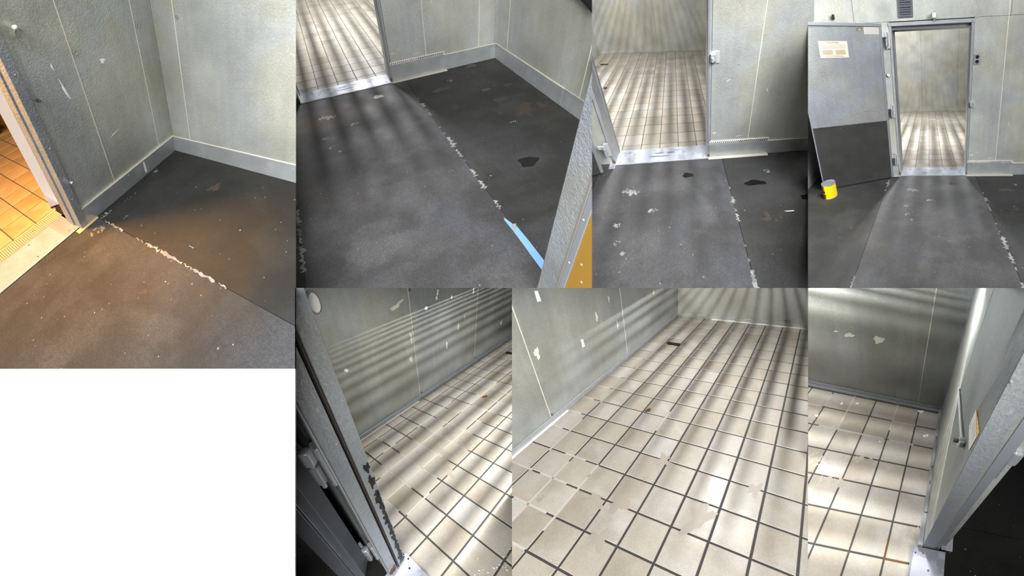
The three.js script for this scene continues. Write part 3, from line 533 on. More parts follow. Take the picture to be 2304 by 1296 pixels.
{ // ---------------- picture 3
  const b = new Bay(3), g = GEO[3], P = b.where, fr = doorway(b, g);
  keeper(b, 0.908, 0.944, g.zf, `small chrome latch keeper on the wall beside the doorway in the ${P}`);
  const dr = b.structure('door_8', `open freezer door edge at the left of the ${P}`, 'door', [-0.15, 0, 0.42]);
  openDoor(b, dr, -0.105, 0.41, -0.9, 0.74, 0.36);
  hinge(b, fr, -0.07, 0.2, 0.31, 0.9, 'chrome hinge');
  b.tag(b.mesh('floor_scrap', box(-0.93, -0.78, 0.002, 0.014, -2.85, -2.81, 0.003), M.black), `black bar lying on the far tiles in the ${P}`, 'bar');
  b.tag(b.mesh('leaf_scrap', new THREE.SphereGeometry(0.03, 10, 6).scale(1, 0.3, 1.2).translate(-0.558, 0.008, -1.617), M.rust), `brown scrap on the freezer tiles in the ${P}`, 'scrap');
  b.tag(b.mesh('plate_end', box(-0.075, -0.018, 0, 0.008, 0.28, 0.357, 0.001), M.plate), `loose metal end piece left of the threshold, ${P}`, 'plate');
}
{ // ---------------- picture 4
  const b = new Bay(4), g = GEO[4], P = b.where, fr = doorway(b, g);
  keeper(b, 0.708, 0.912, g.zf, `small chrome latch keeper under the outlet in the ${P}`);
  const wl = b.structure('wall_left', `dark side wall behind the open door in the ${P}`, 'wall', [-1.34, 0, 1]);
  panels(b, wl, 'x', -1.34, -0.08, [g.zf, 0.62, 1.6], 0, 2.75, M.sheet);
  b.tag(b.mesh('baseboard_left', box(-1.34, -1.33, 0, 0.13, g.zf, 1.6, 0.003), M.base), `metal baseboard behind the open door in the ${P}`, 'baseboard', { kind: 'structure' });
  const dr = b.structure('door_9', `wide open insulated freezer door with a dark kick plate in the ${P}`, 'door', [-0.7, 0, 0.55]);
  openDoor(b, dr, -0.283, 0.392, -1.105, 0.712, 1.86, true);
  [[1.70], [0.9], [0.245]].forEach(([y], i) => hinge(b, fr, -0.255, y, 0.325, 1, `${['upper', 'middle', 'lower'][i]} chrome hinge`));
  const ou = b.thing('outlet', 'steel wall plate with two dark round sockets', 'outlet', [0.77, 1.41, g.zf]);
  b.mesh('cover_plate', box(0.735, 0.804, 1.408, 1.518, g.zf, g.zf + 0.006, 0.003), M.edge, ou);
  [1.49, 1.44].forEach((y) => b.mesh('socket', cyl(0.019, 0.006, 'z', [0.77, y, g.zf + 0.006], 18), M.black, ou));
  b.mesh('screw', dome(0.004, 'z', [0.77, 1.465, g.zf + 0.006]), M.screw, ou);
  const ve = b.thing('vent_grille', 'dark grey louvred vent plate above the doorway', 'vent', [-0.02, 1.922, g.zf]);
  b.mesh('frame', box(-0.1, 0.06, 1.92, 2.12, g.zf, g.zf + 0.012, 0.004), M.slate, ve);
  [1.952, 1.995, 2.042, 2.085].forEach((y) => { b.mesh('slat', new THREE.CylinderGeometry(0.017, 0.017, 0.108, 12, 1, false, 0, Math.PI).rotateZ(Math.PI / 2).rotateX(-0.9).translate(-0.02, y + 0.006, g.zf + 0.01), M.slate, ve); b.mesh('slot', box(-0.073, 0.033, y - 0.006, y - 0.001, g.zf + 0.0115, g.zf + 0.013), M.black, ve); });
  screws(b, ve, 'z', [[0.047, 1.933, g.zf + 0.012], [-0.088, 1.935, g.zf + 0.012]], 0.004);
  const be = b.thing('door_strike', 'small white latch box above the door header', 'latch', [0.287, 1.88, g.zf]);
  b.mesh('box', box(0.265, 0.307, 1.895, 1.945, g.zf, g.zf + 0.045, 0.006), M.white, be);
  b.mesh('bracket', box(0.277, 0.3, 1.87, 1.96, g.zf, g.zf + 0.02, 0.004), M.edge, be);
  b.mesh('tab', box(0.23, 0.245, 1.885, 1.91, g.zf, g.zf + 0.01), M.bright, be);
  b.tag(b.mesh('cable_clip', box(-0.83, -0.81, 1.94, 1.985, g.zf, g.zf + 0.03, 0.004), M.black), 'small black clip on the dark wall above the open door', 'clip');
  const rp = b.thing('wall_plug', 'round pale plug on the frame between the hinges', 'plug', [-0.26, 1.333, g.zf]);
  b.mesh('ring', new THREE.TorusGeometry(0.02, 0.004, 8, 22).translate(-0.255, 1.333, g.zf + 0.008), M.bright, rp);
  b.mesh('disc', cyl(0.018, 0.008, 'z', [-0.255, 1.333, g.zf + 0.004], 20), M.white, rp);
  b.mesh('core', cyl(0.007, 0.006, 'z', [-0.255, 1.333, g.zf + 0.009], 12), M.edge, rp);
  b.tag(b.mesh('plate_end', box(-0.29, -0.19, 0, 0.008, 0.31, 0.363, 0.001), M.plate), `loose metal end piece left of the threshold, ${P}`, 'plate');
  b.tag(b.mesh('wood_sliver', join([box(-0.36, -0.315, 0, 0.006, 0.53, 0.545), box(-0.33, -0.315, 0, 0.006, 0.545, 0.6)]), M.paint), 'small pale hooked scrap under the open door', 'scrap');
  panelLamp({ at: b.at(-0.1, 2.6, 1.1), to: b.at(-0.1, 0, 0.7), w: 0.35, h: 0.25, power: LIGHT.cooler, label: 'cooler ceiling light in front of the open freezer door' });
  // food can
  const cn = b.thing('food_can', 'yellow labelled food can at the corner of the open door', 'can', [-0.968, 0, 0.83]);
  const label = printTex(1024, 512, (x, w, h) => {
    x.fillStyle = '#f0c800'; x.fillRect(0, 0, w, h);
    x.fillStyle = '#e9e6dd'; x.fillRect(w * 0.0, h * 0.62, w * 0.17, h * 0.38); x.fillStyle = '#b98a3c'; x.fillRect(0, h * 0.34, w * 0.17, h * 0.28); x.fillStyle = '#4a4640'; x.fillRect(0, h * 0.1, w * 0.17, h * 0.26);
    x.fillStyle = '#c58a1e'; x.fillRect(0, 0, w * 0.17, h * 0.1);
    for (const k of [0.44, 0.94]) {
      x.fillStyle = '#b87d18'; x.beginPath(); x.moveTo(w * (k - 0.02), h); x.lineTo(w * (k + 0.1), h * 0.62); x.lineTo(w * (k + 0.1), h); x.fill();
      x.fillStyle = '#8e5a14'; for (let i = 0; i < 9; i++) { x.beginPath(); x.arc(w * (k + 0.02 + 0.01 * i), h * (0.72 + 0.03 * (i % 4)), 22, 0, 7); x.fill(); }
      x.fillStyle = '#3a3833'; x.save(); x.translate(w * (k + 0.04), h * 0.5); x.rotate(-0.35); x.fillRect(-w * 0.05, -h * 0.07, w * 0.11, h * 0.14); x.restore();
      x.fillStyle = '#c23b1a'; for (let i = 0; i < 3; i++) x.fillRect(w * (k - 0.01), h * (0.12 + i * 0.09), w * (0.09 - 0.01 * i), h * 0.05);
    }
  });
  const cg = new THREE.CylinderGeometry(0.0765, 0.0765, 0.158, 40, 1, true).rotateY(2.65).translate(-0.968, 0.089, 0.83);
  b.mesh('label', cg, new THREE.MeshStandardMaterial({ map: label, roughness: 0.45 }), cn, { uv: true });
  b.mesh('body', new THREE.LatheGeometry([[0.001, 0.004], [0.07, 0.004], [0.0775, 0], [0.0785, 0.004], [0.0758, 0.008], [0.0758, 0.17], [0.0785, 0.173], [0.0785, 0.178], [0.0745, 0.178], [0.0735, 0.172], [0.062, 0.172], [0.06, 0.175], [0.05, 0.175], [0.048, 0.172], [0.03, 0.172], [0.028, 0.174], [0.001, 0.174]].map((p) => new THREE.Vector2(...p)), 40).translate(-0.968, 0, 0.83), M.bright, cn);
  b.mesh('lid_ring', new THREE.TorusGeometry(0.062, 0.0016, 6, 36).rotateX(Math.PI / 2).translate(-0.968, 0.174, 0.83), M.edge, cn);
}
function keeper(b, x, y, z, label) {
  const k = b.thing('latch_keeper', label, 'latch', [x + 0.035, y, z]);
  b.mesh('plate', box(x, x + 0.072, y, y + 0.088, z, z + 0.006, 0.012), M.chrome, k);
  b.mesh('hood', box(x - 0.004, x + 0.045, y + 0.012, y + 0.075, z + 0.004, z + 0.028, 0.01), M.bright, k);
  b.mesh('roller', cyl(0.009, 0.03, 'y', [x + 0.014, y + 0.03, z + 0.028], 12), M.chrome, k);
}
function hinge(b, frame, x, y, z, s, label) {
  const h = b.part('hinge', label, frame);
  b.mesh('bracket', box(x, x + 0.05 * s, y - 0.085 * s, y + 0.085 * s, z - 0.012, z + 0.006, 0.006), M.chrome, h);
  b.mesh('barrel', cyl(0.018 * s, 0.075 * s, 'y', [x + 0.012 * s, y - 0.025 * s, z + 0.026], 16), M.bright, h);
  b.mesh('pin', cyl(0.009 * s, 0.14 * s, 'y', [x + 0.012 * s, y - 0.02 * s, z + 0.026], 12), M.chrome, h);
  b.mesh('knuckle', join([cyl(0.021 * s, 0.045 * s, 'y', [x + 0.012 * s, y + 0.05 * s, z + 0.026], 16), dome(0.021 * s, 'y', [x + 0.012 * s, y + 0.072 * s, z + 0.026], 0.4)]), M.chrome, h);
  b.mesh('strap', box(x - 0.05 * s, x + 0.012 * s, y + 0.03 * s, y + 0.075 * s, z + 0.02, z + 0.034, 0.005), M.chrome, h);
  screws(b, h, 'z', [[x - 0.035 * s, y + 0.065 * s, z + 0.034], [x - 0.035 * s, y + 0.04 * s, z + 0.034], [x + 0.04 * s, y - 0.075 * s, z + 0.006]], 0.005 * s, M.bright);
}
// insulated door swung open: face from hinge edge (x0,z0) to free edge (x1,z1), body behind the face
function openDoor(b, dr, x0, z0, x1, z1, top, full) {
  const L = Math.hypot(x1 - x0, z1 - z0), a = Math.atan2(z1 - z0, x1 - x0), t = 0.085, h = Math.max(top, 2.1), H = full ? top : h;
  // local frame: u along the face from the hinge, w out of the face toward the viewer
  const put = (g) => g.rotateY(-a).translate(x0, 0, z0), bx = (u0, u1, y0, y1, w0, w1, r) => put(box(u0, u1, y0, y1, -w1, -w0, r));
  const y0 = 0.018, ky = 0.80;
  b.mesh('core', bx(0.004, L - 0.004, y0, H - 0.01, -t, -0.004, 0.004), M.edge, dr);
  b.mesh('kick_plate', bx(0.028, L - 0.012, y0 + 0.004, ky, -0.004, 0.003), M.kick, dr, { label: 'dark brushed metal kick plate' });
  b.mesh('kick_rail', bx(0.028, L - 0.012, y0 + 0.002, y0 + 0.13, 0.002, 0.006), M.kick, dr);
  b.mesh('skin', bx(0.028, L - 0.012, ky, H - 0.03, -0.004, 0.002), M.stucco, dr, { label: 'dented pale metal upper skin' });
  b.mesh('edge_gasket', bx(0, 0.028, y0, H, -0.01, 0.008, 0.004), M.edge, dr);
  b.mesh('edge_gasket', bx(L - 0.014, L, y0, H, -0.02, 0.008, 0.004), M.edge, dr);
  if (full) b.mesh('edge_gasket', bx(0, L, H - 0.03, H, -0.02, 0.012, 0.004), M.edge, dr);
  b.mesh('sweep', bx(0.01, L - 0.01, 0.006, y0, -t + 0.01, -0.01), M.black, dr);
  const riv = []; for (let i = 0; i < 4; i++) for (const y of [0.05, 0.42, 0.76]) riv.push([0.06 + i * 0.24, y + 0.03 * (i % 2)]);
  riv.forEach(([u, y]) => b.mesh('rivet', put(dome(0.0045, 'z', [u, y, 0]).scale(1, 1, -1).translate(0, 0, -0.003)), M.bright, dr));
  if (!full) return;
  seed(77); for (let i = 0; i < 34; i++) { const u = rnd(0.05, L - 0.05), y = rnd(0.85, 1.75), r = rnd(0.004, 0.011); b.mesh('dent', put(new THREE.SphereGeometry(r, 8, 5).scale(1, 0.7, 0.25).translate(u, y, -0.002)), M.stucco, dr); }
  for (const [u0, u1, y] of [[0.12, 0.4, 0.93], [0.3, 0.5, 0.9]]) b.mesh('crease', put(tube([[u0, y, -0.001], [(u0 + u1) / 2, y + 0.012, -0.001], [u1, y - 0.004, -0.001]], 0.0035, 16, 6)), M.stucco, dr);
  // caution label and small stickers, printed flat
  const cau = printTex(1024, 680, (x, w, h) => {
    x.fillStyle = '#e2dfd6'; x.fillRect(0, 0, w, h); x.fillStyle = '#8a6a1c'; x.font = 'bold 96px sans-serif'; x.textAlign = 'center'; x.fillText('CAUTION', w / 2, 96);
    x.fillStyle = '#6e6553'; for (let i = 0; i < 4; i++) { x.fillRect(70 + 30 * (i % 2), 140 + i * 50, w - 140 - 60 * (i % 2), 14); x.fillStyle = '#e2dfd6'; for (let k = 0; k < 26; k++) x.fillRect(90 + k * 34 + (k * 7 % 11), 138 + i * 50, 7, 18); x.fillStyle = '#6e6553'; }
    x.fillStyle = '#a3967c'; x.fillRect(110, 360, 360, 190); x.fillRect(560, 360, 360, 190); x.fillStyle = '#e2dfd6'; for (let i = 0; i < 6; i++) { x.fillRect(110, 384 + i * 28, 360, 8); x.fillRect(560, 384 + i * 28, 360, 8); }
    x.fillStyle = '#6e6553'; x.fillRect(200, 590, 620, 12); x.fillRect(160, 630, 700, 12);
  });
  const flatPrint = (u0, u1, ya, yb, tx, name, lab) => { const g = new THREE.PlaneGeometry(u1 - u0, yb - ya).rotateY(Math.PI).translate((u0 + u1) / 2, (ya + yb) / 2, -0.004); b.mesh(name, put(g), new THREE.MeshStandardMaterial({ map: tx, color: 0xc4c0b6, roughness: 0.7 }), dr, { uv: true, label: lab }); };
  flatPrint(0.375, 0.66, 1.53, 1.69, cau, 'caution_label', 'printed paper label headed CAUTION');
  flatPrint(0.205, 0.265, 1.79, 1.81, printTex(256, 96, (x, w, h) => { x.fillStyle = '#9c937d'; x.fillRect(0, 0, w, h); x.fillStyle = '#2d2a24'; x.fillRect(0, 0, w, 20); x.fillRect(10, 60, 40, 30); x.fillRect(w - 50, 60, 40, 30); x.fillStyle = '#d8d2c2'; x.fillRect(60, 34, 136, 26); }), 'maker_tag', 'small dark and pale tag near the top edge');
  flatPrint(0.03, 0.19, 1.755, 1.825, printTex(512, 256, (x, w, h) => { x.fillStyle = '#d9dadd'; x.fillRect(0, 0, w, h); x.fillStyle = '#b9bcc4'; for (let i = 0; i < 7; i++) x.fillRect(30, 30 + i * 30, w - 60 - 40 * (i % 3), 6); }), 'clear_sticker', 'faint clear sticker with thin lines');
}

// ================================================================ picture 5: freezer floor and left wall seen past the door jamb
{
  const b = new Bay(5), P = b.where, pz = 0.19568;
  const fl = b.structure('floor', `beige tiled freezer floor beside the worn jamb in the ${P}`, 'floor', [-0.5, 0, -1]);
  tileFloor(b, fl, { x0: -1.33, x1: 1.2, z0: -4.4, z1: 0.17, pz, mats: M.tiles, gap: 0.01 });
  seed(15); const fj = [];
  for (let j = -9; j <= 0; j++) { fj.push([-0.95 + rnd(0, 0.2), -0.45 + rnd(-0.1, 0.08), j * pz - 0.006, j * pz + 0.006]); if (rnd() < 0.5) fj.push([-1.3, -1.12, j * pz - 0.006, j * pz + 0.006]); }
  for (const [x, z0, z1] of [[-0.6, -1.0, 0.1], [-0.8, -0.9, -0.1], [-0.8, -1.9, -1.2], [-1.0, -1.3, -0.75], [-1.0, -0.45, -0.3], [-0.4, -0.25, -0.02]]) fj.push([x - 0.006, x + 0.006, z0, z1]);
  fillers(b, fl, fj);
  [[-0.72, -0.86, 0.06, 0.04, 1], [-0.5, -0.85, 0.07, 0.05, 2], [-0.55, -0.62, 0.08, 0.04, 3], [-0.42, -0.5, 0.06, 0.03, 4], [-0.95, -0.63, 0.014, 0.01, 5], [-0.76, -0.49, 0.01, 0.01, 6]].forEach(([x, z, rx, rz, s]) => b.mesh('dirt_stain', patch('y', 0.0008, x, z, rx, rz, 0.5, 0.7, 600 + s, 30), M.stain, fl));
  const wl = b.structure('wall_left', `grey freezer side wall with sticker scraps in the ${P}`, 'wall', [-1.33, 0, -1.5]);
  panels(b, wl, 'x', -1.33, -0.08, [0.18, -1.151, -2.25, -4.4].reverse(), 0, 1.75, M.shadedSheet);
  [[1.1, -1.17], [0.08, -1.17], [0.08, -2.256]].forEach(([y, z]) => b.mesh('lock_port', cyl(0.012, 0.005, 'x', [-1.328, y, z], 16), M.darkEdge, wl));
  const tr = b.structure('trim_3', `metal cove trim at the foot of the wall in the ${P}`, 'trim', [-1.33, 0, -1.5]);
  b.mesh('cove', box(-1.33, -1.318, 0, 0.05, -4.4, 0.18, 0.004), M.base, tr);
  b.mesh('caulk_bead', box(-1.32, -1.3, 0, 0.008, -1.1, 0.15, 0.003), M.white, tr);
  b.mesh('caulk_bead', box(-1.32, -1.306, 0, 0.008, -4.4, -1.1, 0.003), M.edge, tr);
  const st = [[0.913, -1.36, 0.018, 0.016, 0.3], [1.006, -1.539, 0.012, 0.025, 0.3], [0.963, -1.519, 0.014, 0.016, 0], [0.921, -1.757, 0.012, 0.014, 0.5], [0.455, -1.658, 0.012, 0.04, 0], [0.699, -0.362, 0.018, 0.012, 0.6], [0.902, -2.155, 0.012, 0.035, 0]];
  const sn = ['beside the upper lock port', 'with a yellow corner near the top edge', 'just under the yellow cornered scrap', 'right of the yellow cornered scrap', 'lowest and longest on the wall', 'alone near the door jamb', 'highest near the second seam'];
  st.forEach(([y, z, a, c, r], i) => {
    const k = Math.cos(r), q = Math.sin(r), pt = (u, v) => [z + u * k - v * q, y + u * q + v * k];
    const s = b.mesh('sticker_scrap', quad('x', -1.328, [pt(-a, -c), pt(a, -c * 0.9), pt(a * 0.9, c * 0.7), pt(a * 0.2, c), pt(-a, c * 0.9)]), M.white);
    b.tag(s, `torn white sticker scrap ${sn[i]}`, 'sticker', { group: 'sticker scraps on the freezer wall' });
    if (i === 1 && s) b.mesh('yellow_print', quad('x', -1.3275, [pt(-a * 0.8, -c * 0.2), pt(0, -c * 0.2), pt(0, c * 0.5), pt(-a * 0.8, c * 0.5)]), M.yellow, s);
  });
  [[1.02, -1.0, 0.08, 0.016, -0.3, 1], [0.59, -1.877, 0.014, 0.04, 0.1, 2], [0.71, -1.12, 0.012, 0.05, 0, 3], [0.66, -2.0, 0.01, 0.03, 0, 4], [0.52, -1.08, 0.02, 0.03, 0, 5], [0.35, -2.9, 0.02, 0.03, 0, 6]].forEach(([y, z, a, c, r, s]) => b.mesh('smear', patch('x', -1.3288, z, y, a, c, r, 0.6, 640 + s), M.caulk, wl));
  const cap = b.thing('oval_fitting', 'white oval fitting on the wall behind the jamb', 'fitting', [-1.33, 1.15, -0.3]);
  b.mesh('cap', new THREE.SphereGeometry(1, 18, 12).scale(0.02, 0.06, 0.038).translate(-1.328, 1.2, -0.3), M.white, cap);
  b.mesh('rim', new THREE.TorusGeometry(1, 0.06, 8, 30).rotateY(Math.PI / 2).scale(0.05, 0.068, 0.046).translate(-1.328, 1.2, -0.3), M.edge, cap);

  const jm = b.structure('door_10', `embossed metal door jamb with peeling black paint in the ${P}`, 'door frame', [-0.22, 0, 0.24]);
  b.mesh('jamb', box(-0.33, -0.2, 0, 1.75, 0.186, 0.233, 0.003), M.stucco, jm);
  b.mesh('groove', box(-0.33, -0.215, 0, 1.75, 0.233, 0.247), M.black, jm);
  b.mesh('gasket_lip', box(-0.33, -0.198, 0.01, 1.75, 0.236, 0.241, 0.001), M.brown, jm);
  b.mesh('frame_strip', box(-0.33, -0.2, 0, 1.75, 0.247, 0.3, 0.003), M.stucco, jm);
  b.mesh('outer_edge', box(-0.226, -0.204, 0, 1.75, 0.3, 0.306, 0.002), M.dull, jm);
  seed(31); let yy = 0.03; const bp = [];
  while (yy < 0.86) { const h = rnd(0.03, 0.08), w = yy < 0.12 ? rnd(0.016, 0.02) : yy > 0.8 ? 0.012 : rnd(0.008, 0.015); bp.push([yy + h / 2, 0.193 + w * 0.7, w, h * 0.55]); yy += h * 0.8 + (yy > 0.65 ? rnd(0.02, 0.04) : rnd(0, 0.006)); }
  bp.forEach(([y, z, w, h], i) => b.mesh('black_paint', patch('x', -0.1992, z, y, w, h, 0.02, 0.55, 700 + i, 30), M.black, jm, { label: 'peeling black paint' }));
  [[0.05, 0.27, 0.02, 0.03, 1], [0.03, 0.285, 0.015, 0.02, 2]].forEach(([y, z, a, c, s]) => b.mesh('rust', patch('x', -0.1988, z, y, a, c, 0, 0.6, 730 + s), M.rust, jm));
  screws(b, jm, 'x', [[-0.2, 1.0, 0.26], [-0.2, 0.7, 0.252], [-0.2, 0.44, 0.256]], 0.0035);
  b.tag(b.mesh('wall_front', box(-1.41, -0.33, 0, 1.75, 0.186, 0.3), M.dull), `wall panel behind the door jamb of the ${P}`, 'wall', { kind: 'structure' });
  const cf = b.tag(b.mesh('floor', box(-5, 1.2, -0.03, -0.004, 0.3, 4), M.rubberBlack), `black rubber floor under the hinged door in the ${P}`, 'floor', { kind: 'structure' });
  // door leaf standing open at the left edge
  const dr = b.structure('door_11', `dark open door leaf with grooved edge at the left of the ${P}`, 'door', [-0.5, 0, 0.6]);
  { const a = Math.atan2(0.109, -0.114), put = (g) => g.rotateY(-a).translate(-0.303, 0, 0.404), bx = (u0, u1, y0, y1, w0, w1, r) => put(box(u0, u1, y0, y1, -w1, -w0, r));
    b.mesh('core', bx(0, 0.9, 0.015, 1.75, -0.085, -0.004), M.edge, dr);
    b.mesh('edge_band', bx(0, 0.045, 0.012, 1.75, -0.006, 0.0, 0.002), M.edge, dr);
    b.mesh('edge_groove', bx(0.045, 0.05, 0.012, 1.75, -0.004, 0.006, 0.002), M.bright, dr);
    b.mesh('edge_groove', bx(0.056, 0.064, 0.012, 1.75, -0.004, 0.009, 0.003), M.edge, dr);
    b.mesh('edge_strip', bx(0.066, 0.155, 0.012, 1.75, -0.004, 0.004, 0.002), M.edge, dr);
    b.mesh('kick_plate', bx(0.155, 0.9, 0.012, 1.75, -0.004, 0.0), M.kick, dr);
    [[0.19, 0.14], [0.23, 0.3], [0.2, 0.42]].forEach(([u, y]) => b.mesh('rivet', put(dome(0.005, 'z', [u, y, 0]).scale(1, 1, -1)), M.bright, dr)); }
  hinge(b, jm, -0.27, 0.92, 0.31, 1, 'large chrome hinge halfway up');
  hinge(b, jm, -0.27, 0.27, 0.31, 0.8, 'smaller chrome hinge low down');
  const tp = b.thing('threshold', `corner of a metal threshold plate under the worn jamb, ${P}`, 'threshold', [0, 0, 0.24]);
  b.mesh('plate', box(-0.225, 0.7, 0, 0.012, 0.155, 0.33, 0.003), M.plate, tp);
  screws(b, tp, 'y', [[-0.15, 0.012, 0.2], [-0.19, 0.012, 0.17]], 0.006, M.black);
  b.tag(b.mesh('leaf_scrap', patch('y', 0.003, -0.753, -1.576, 0.022, 0.035, 0.3, 0.3, 5).translate(0, 0, 0), M.rust), `small brown scrap on the tiles of the ${P}`, 'scrap');
  b.tag(b.mesh('floor_bar', box(-1.12, -0.9, 0.002, 0.014, -2.77, -2.72, 0.003), M.black), `black bar on the far tiles at the right edge of the ${P}`, 'bar');
  seed(55); const dr2 = []; for (let i = 0; i < 260; i++) { const x = rnd(0.08, 0.5), z = rnd(-0.45, 0.13), r = 0.0035 * rnd(0.4, 1.5); if (x + z * 0.6 < 0.1 + rnd(-0.1, 0.05)) continue; dr2.push(new THREE.SphereGeometry(r, 6, 4).scale(1.3, 0.45, 1).translate(x, 0.0005, z)); }
  b.tag(b.mesh('water_drops', join(dr2), new THREE.MeshPhysicalMaterial({ color: 0xf4f6f8, roughness: 0.08, transmission: 0.4, thickness: 0.004, ior: 1.33 })), 'water drops splashed over the nearest tiles', 'water', { kind: 'stuff' });
  stripLamp(b, { x: -0.5, y: 1.3, z: -1.75, len: 0.9, w: 0.011, power: LIGHT.lower5, drop: 0.14, pitch: 0.022, n: 14, nr: 5, label: `louvred strip light hidden above the ${P}` });
}

// ================================================================ picture 6: freezer floor with the far corner
{
  const b = new Bay(6), P = b.where, pz = 0.20582, zb = -2.82;
  const fl = b.structure('floor', `shiny beige tiled freezer floor in the ${P}`, 'floor', [0.4, 0, -1]);
  tileFloor(b, fl, { x0: -0.59, x1: 2.0, z0: zb, z1: 1.4, pz, mats: M.tiles, gap: 0.011 });
  seed(16); const fj = [];
  for (let j = -12; j <= 4; j++) { const z = j * pz; if (rnd() < 0.8) fj.push([-0.59, -0.42 + rnd(-0.1, 0.06), z - 0.007, z + 0.007]); if (j > -1) fj.push([-0.34 + rnd(0, 0.1), -0.02 + rnd(-0.12, 0.02), z - 0.007, z + 0.007]); }
  for (const [x, z0, z1] of [[-0.4, -2.8, -0.6], [-0.4, -0.35, 0.02], [-0.2, 0.05, 0.9], [0, 0.0, 0.5], [0.2, -0.7, -0.45], [-0.4, 0.35, 0.9]]) fj.push([x - 0.007, x + 0.007, z0, z1]);
  fillers(b, fl, fj);
  [[0.28, 0.2, 0.05, 0.06, 1], [0.14, 0.24, 0.05, 0.04, 2], [0.37, -0.2, 0.05, 0.05, 3], [0.95, -0.2, 0.03, 0.05, 4], [0.3, 0.42, 0.04, 0.05, 5], [-0.16, 0.36, 0.015, 0.02, 6], [0.0, 0.1, 0.012, 0.012, 7], [0.33, -0.02, 0.012, 0.02, 8], [0.72, 0.1, 0.05, 0.09, 9]].forEach(([x, z, rx, rz, s]) => b.mesh('dirt_stain', patch('y', 0.0008, x, z, rx, rz, 0.4, 0.8, 800 + s, 32), M.stain, fl));
  const wl = b.structure('wall_left', `grey freezer side wall at the left of the ${P}`, 'wall', [-0.6, 0, -1]);
  panels(b, wl, 'x', -0.6, -0.08, [zb, -1.415, -0.237, 1.4], 0, 1.5, M.shadedSheet);
  b.mesh('lock_port', cyl(0.01, 0.006, 'x', [-0.598, 0.06, -0.25], 14), M.darkEdge, wl);
  [[0.57, -1.006, 0.014, 0.04, 1], [0.657, -1.219, 0.012, 0.03, 2], [0.4, -1.3, 0.01, 0.04, 3], [0.55, -0.3, 0.02, 0.04, 4], [0.5, -2.1, 0.015, 0.03, 5]].forEach(([y, z, a, c, s]) => b.mesh('smear', patch('x', -0.5988, z, y, a, c, 0, 0.5, 820 + s), M.caulk, wl));
  [[0.882, -0.448, 'near the top edge'], [0.432, -0.768, 'in the middle of the side wall']].forEach(([y, z, w]) => b.tag(b.mesh('sticker_scrap', quad('x', -0.598, [[z - 0.016, y - 0.034], [z + 0.018, y - 0.03], [z + 0.016, y + 0.036], [z - 0.012, y + 0.03]]), M.white), `bright white sticker scrap ${w} of the ${P}`, 'sticker', { group: 'sticker scraps on the side wall' }));
  const wb = b.structure('wall_back', `pale far wall of the freezer in the ${P}`, 'wall', [0.5, 0, zb]);
  panels(b, wb, 'z', zb, -0.08, [-0.6, 2.0], 0, 1.5, M.freezerSheet);
  const tl = b.structure('trim_4', `metal cove trim along the side wall of the ${P}`, 'trim', [-0.6, 0, -1]);
  b.mesh('cove', box(-0.6, -0.586, 0, 0.048, zb, 1.4, 0.004), M.base, tl);
  b.mesh('caulk_bead', box(-0.59, -0.572, 0, 0.008, -0.4, 1.4, 0.003), M.white, tl);
  const tb = b.structure('trim_5', `pale cove trim along the far wall of the ${P}`, 'trim', [0.5, 0, zb]);
  b.mesh('cove', box(-0.6, 2.0, 0, 0.05, zb, zb + 0.014, 0.004), M.freezerSheet, tb);
  b.mesh('caulk_bead', box(-0.1, 2.0, 0, 0.012, zb + 0.01, zb + 0.03, 0.004), M.white, tb);
  b.tag(b.mesh('floor_bar', box(-0.345, -0.192, 0.002, 0.02, -1.905, -1.865, 0.004), M.black), `black bar lying on the tiles of the ${P}`, 'bar');
  b.tag(b.mesh('leaf_scrap', patch('y', 0.004, 0.034, -0.644, 0.018, 0.03, 0.2, 0.35, 6), M.rust), `small brown scrap on a tile joint in the ${P}`, 'scrap');
  b.tag(b.mesh('wall_mark', box(0.8, 0.87, 0.07, 0.085, zb, zb + 0.012, 0.004), M.edge), `small grey block at the foot of the far wall in the ${P}`, 'block');
  stripLamp(b, { x: 0.45, y: 1.2, z: -1.85, len: 0.7, w: 0.012, power: LIGHT.lower6, drop: 0.2, pitch: 0.034, n: 9, label: `louvred strip light hidden above the ${P}` });
}

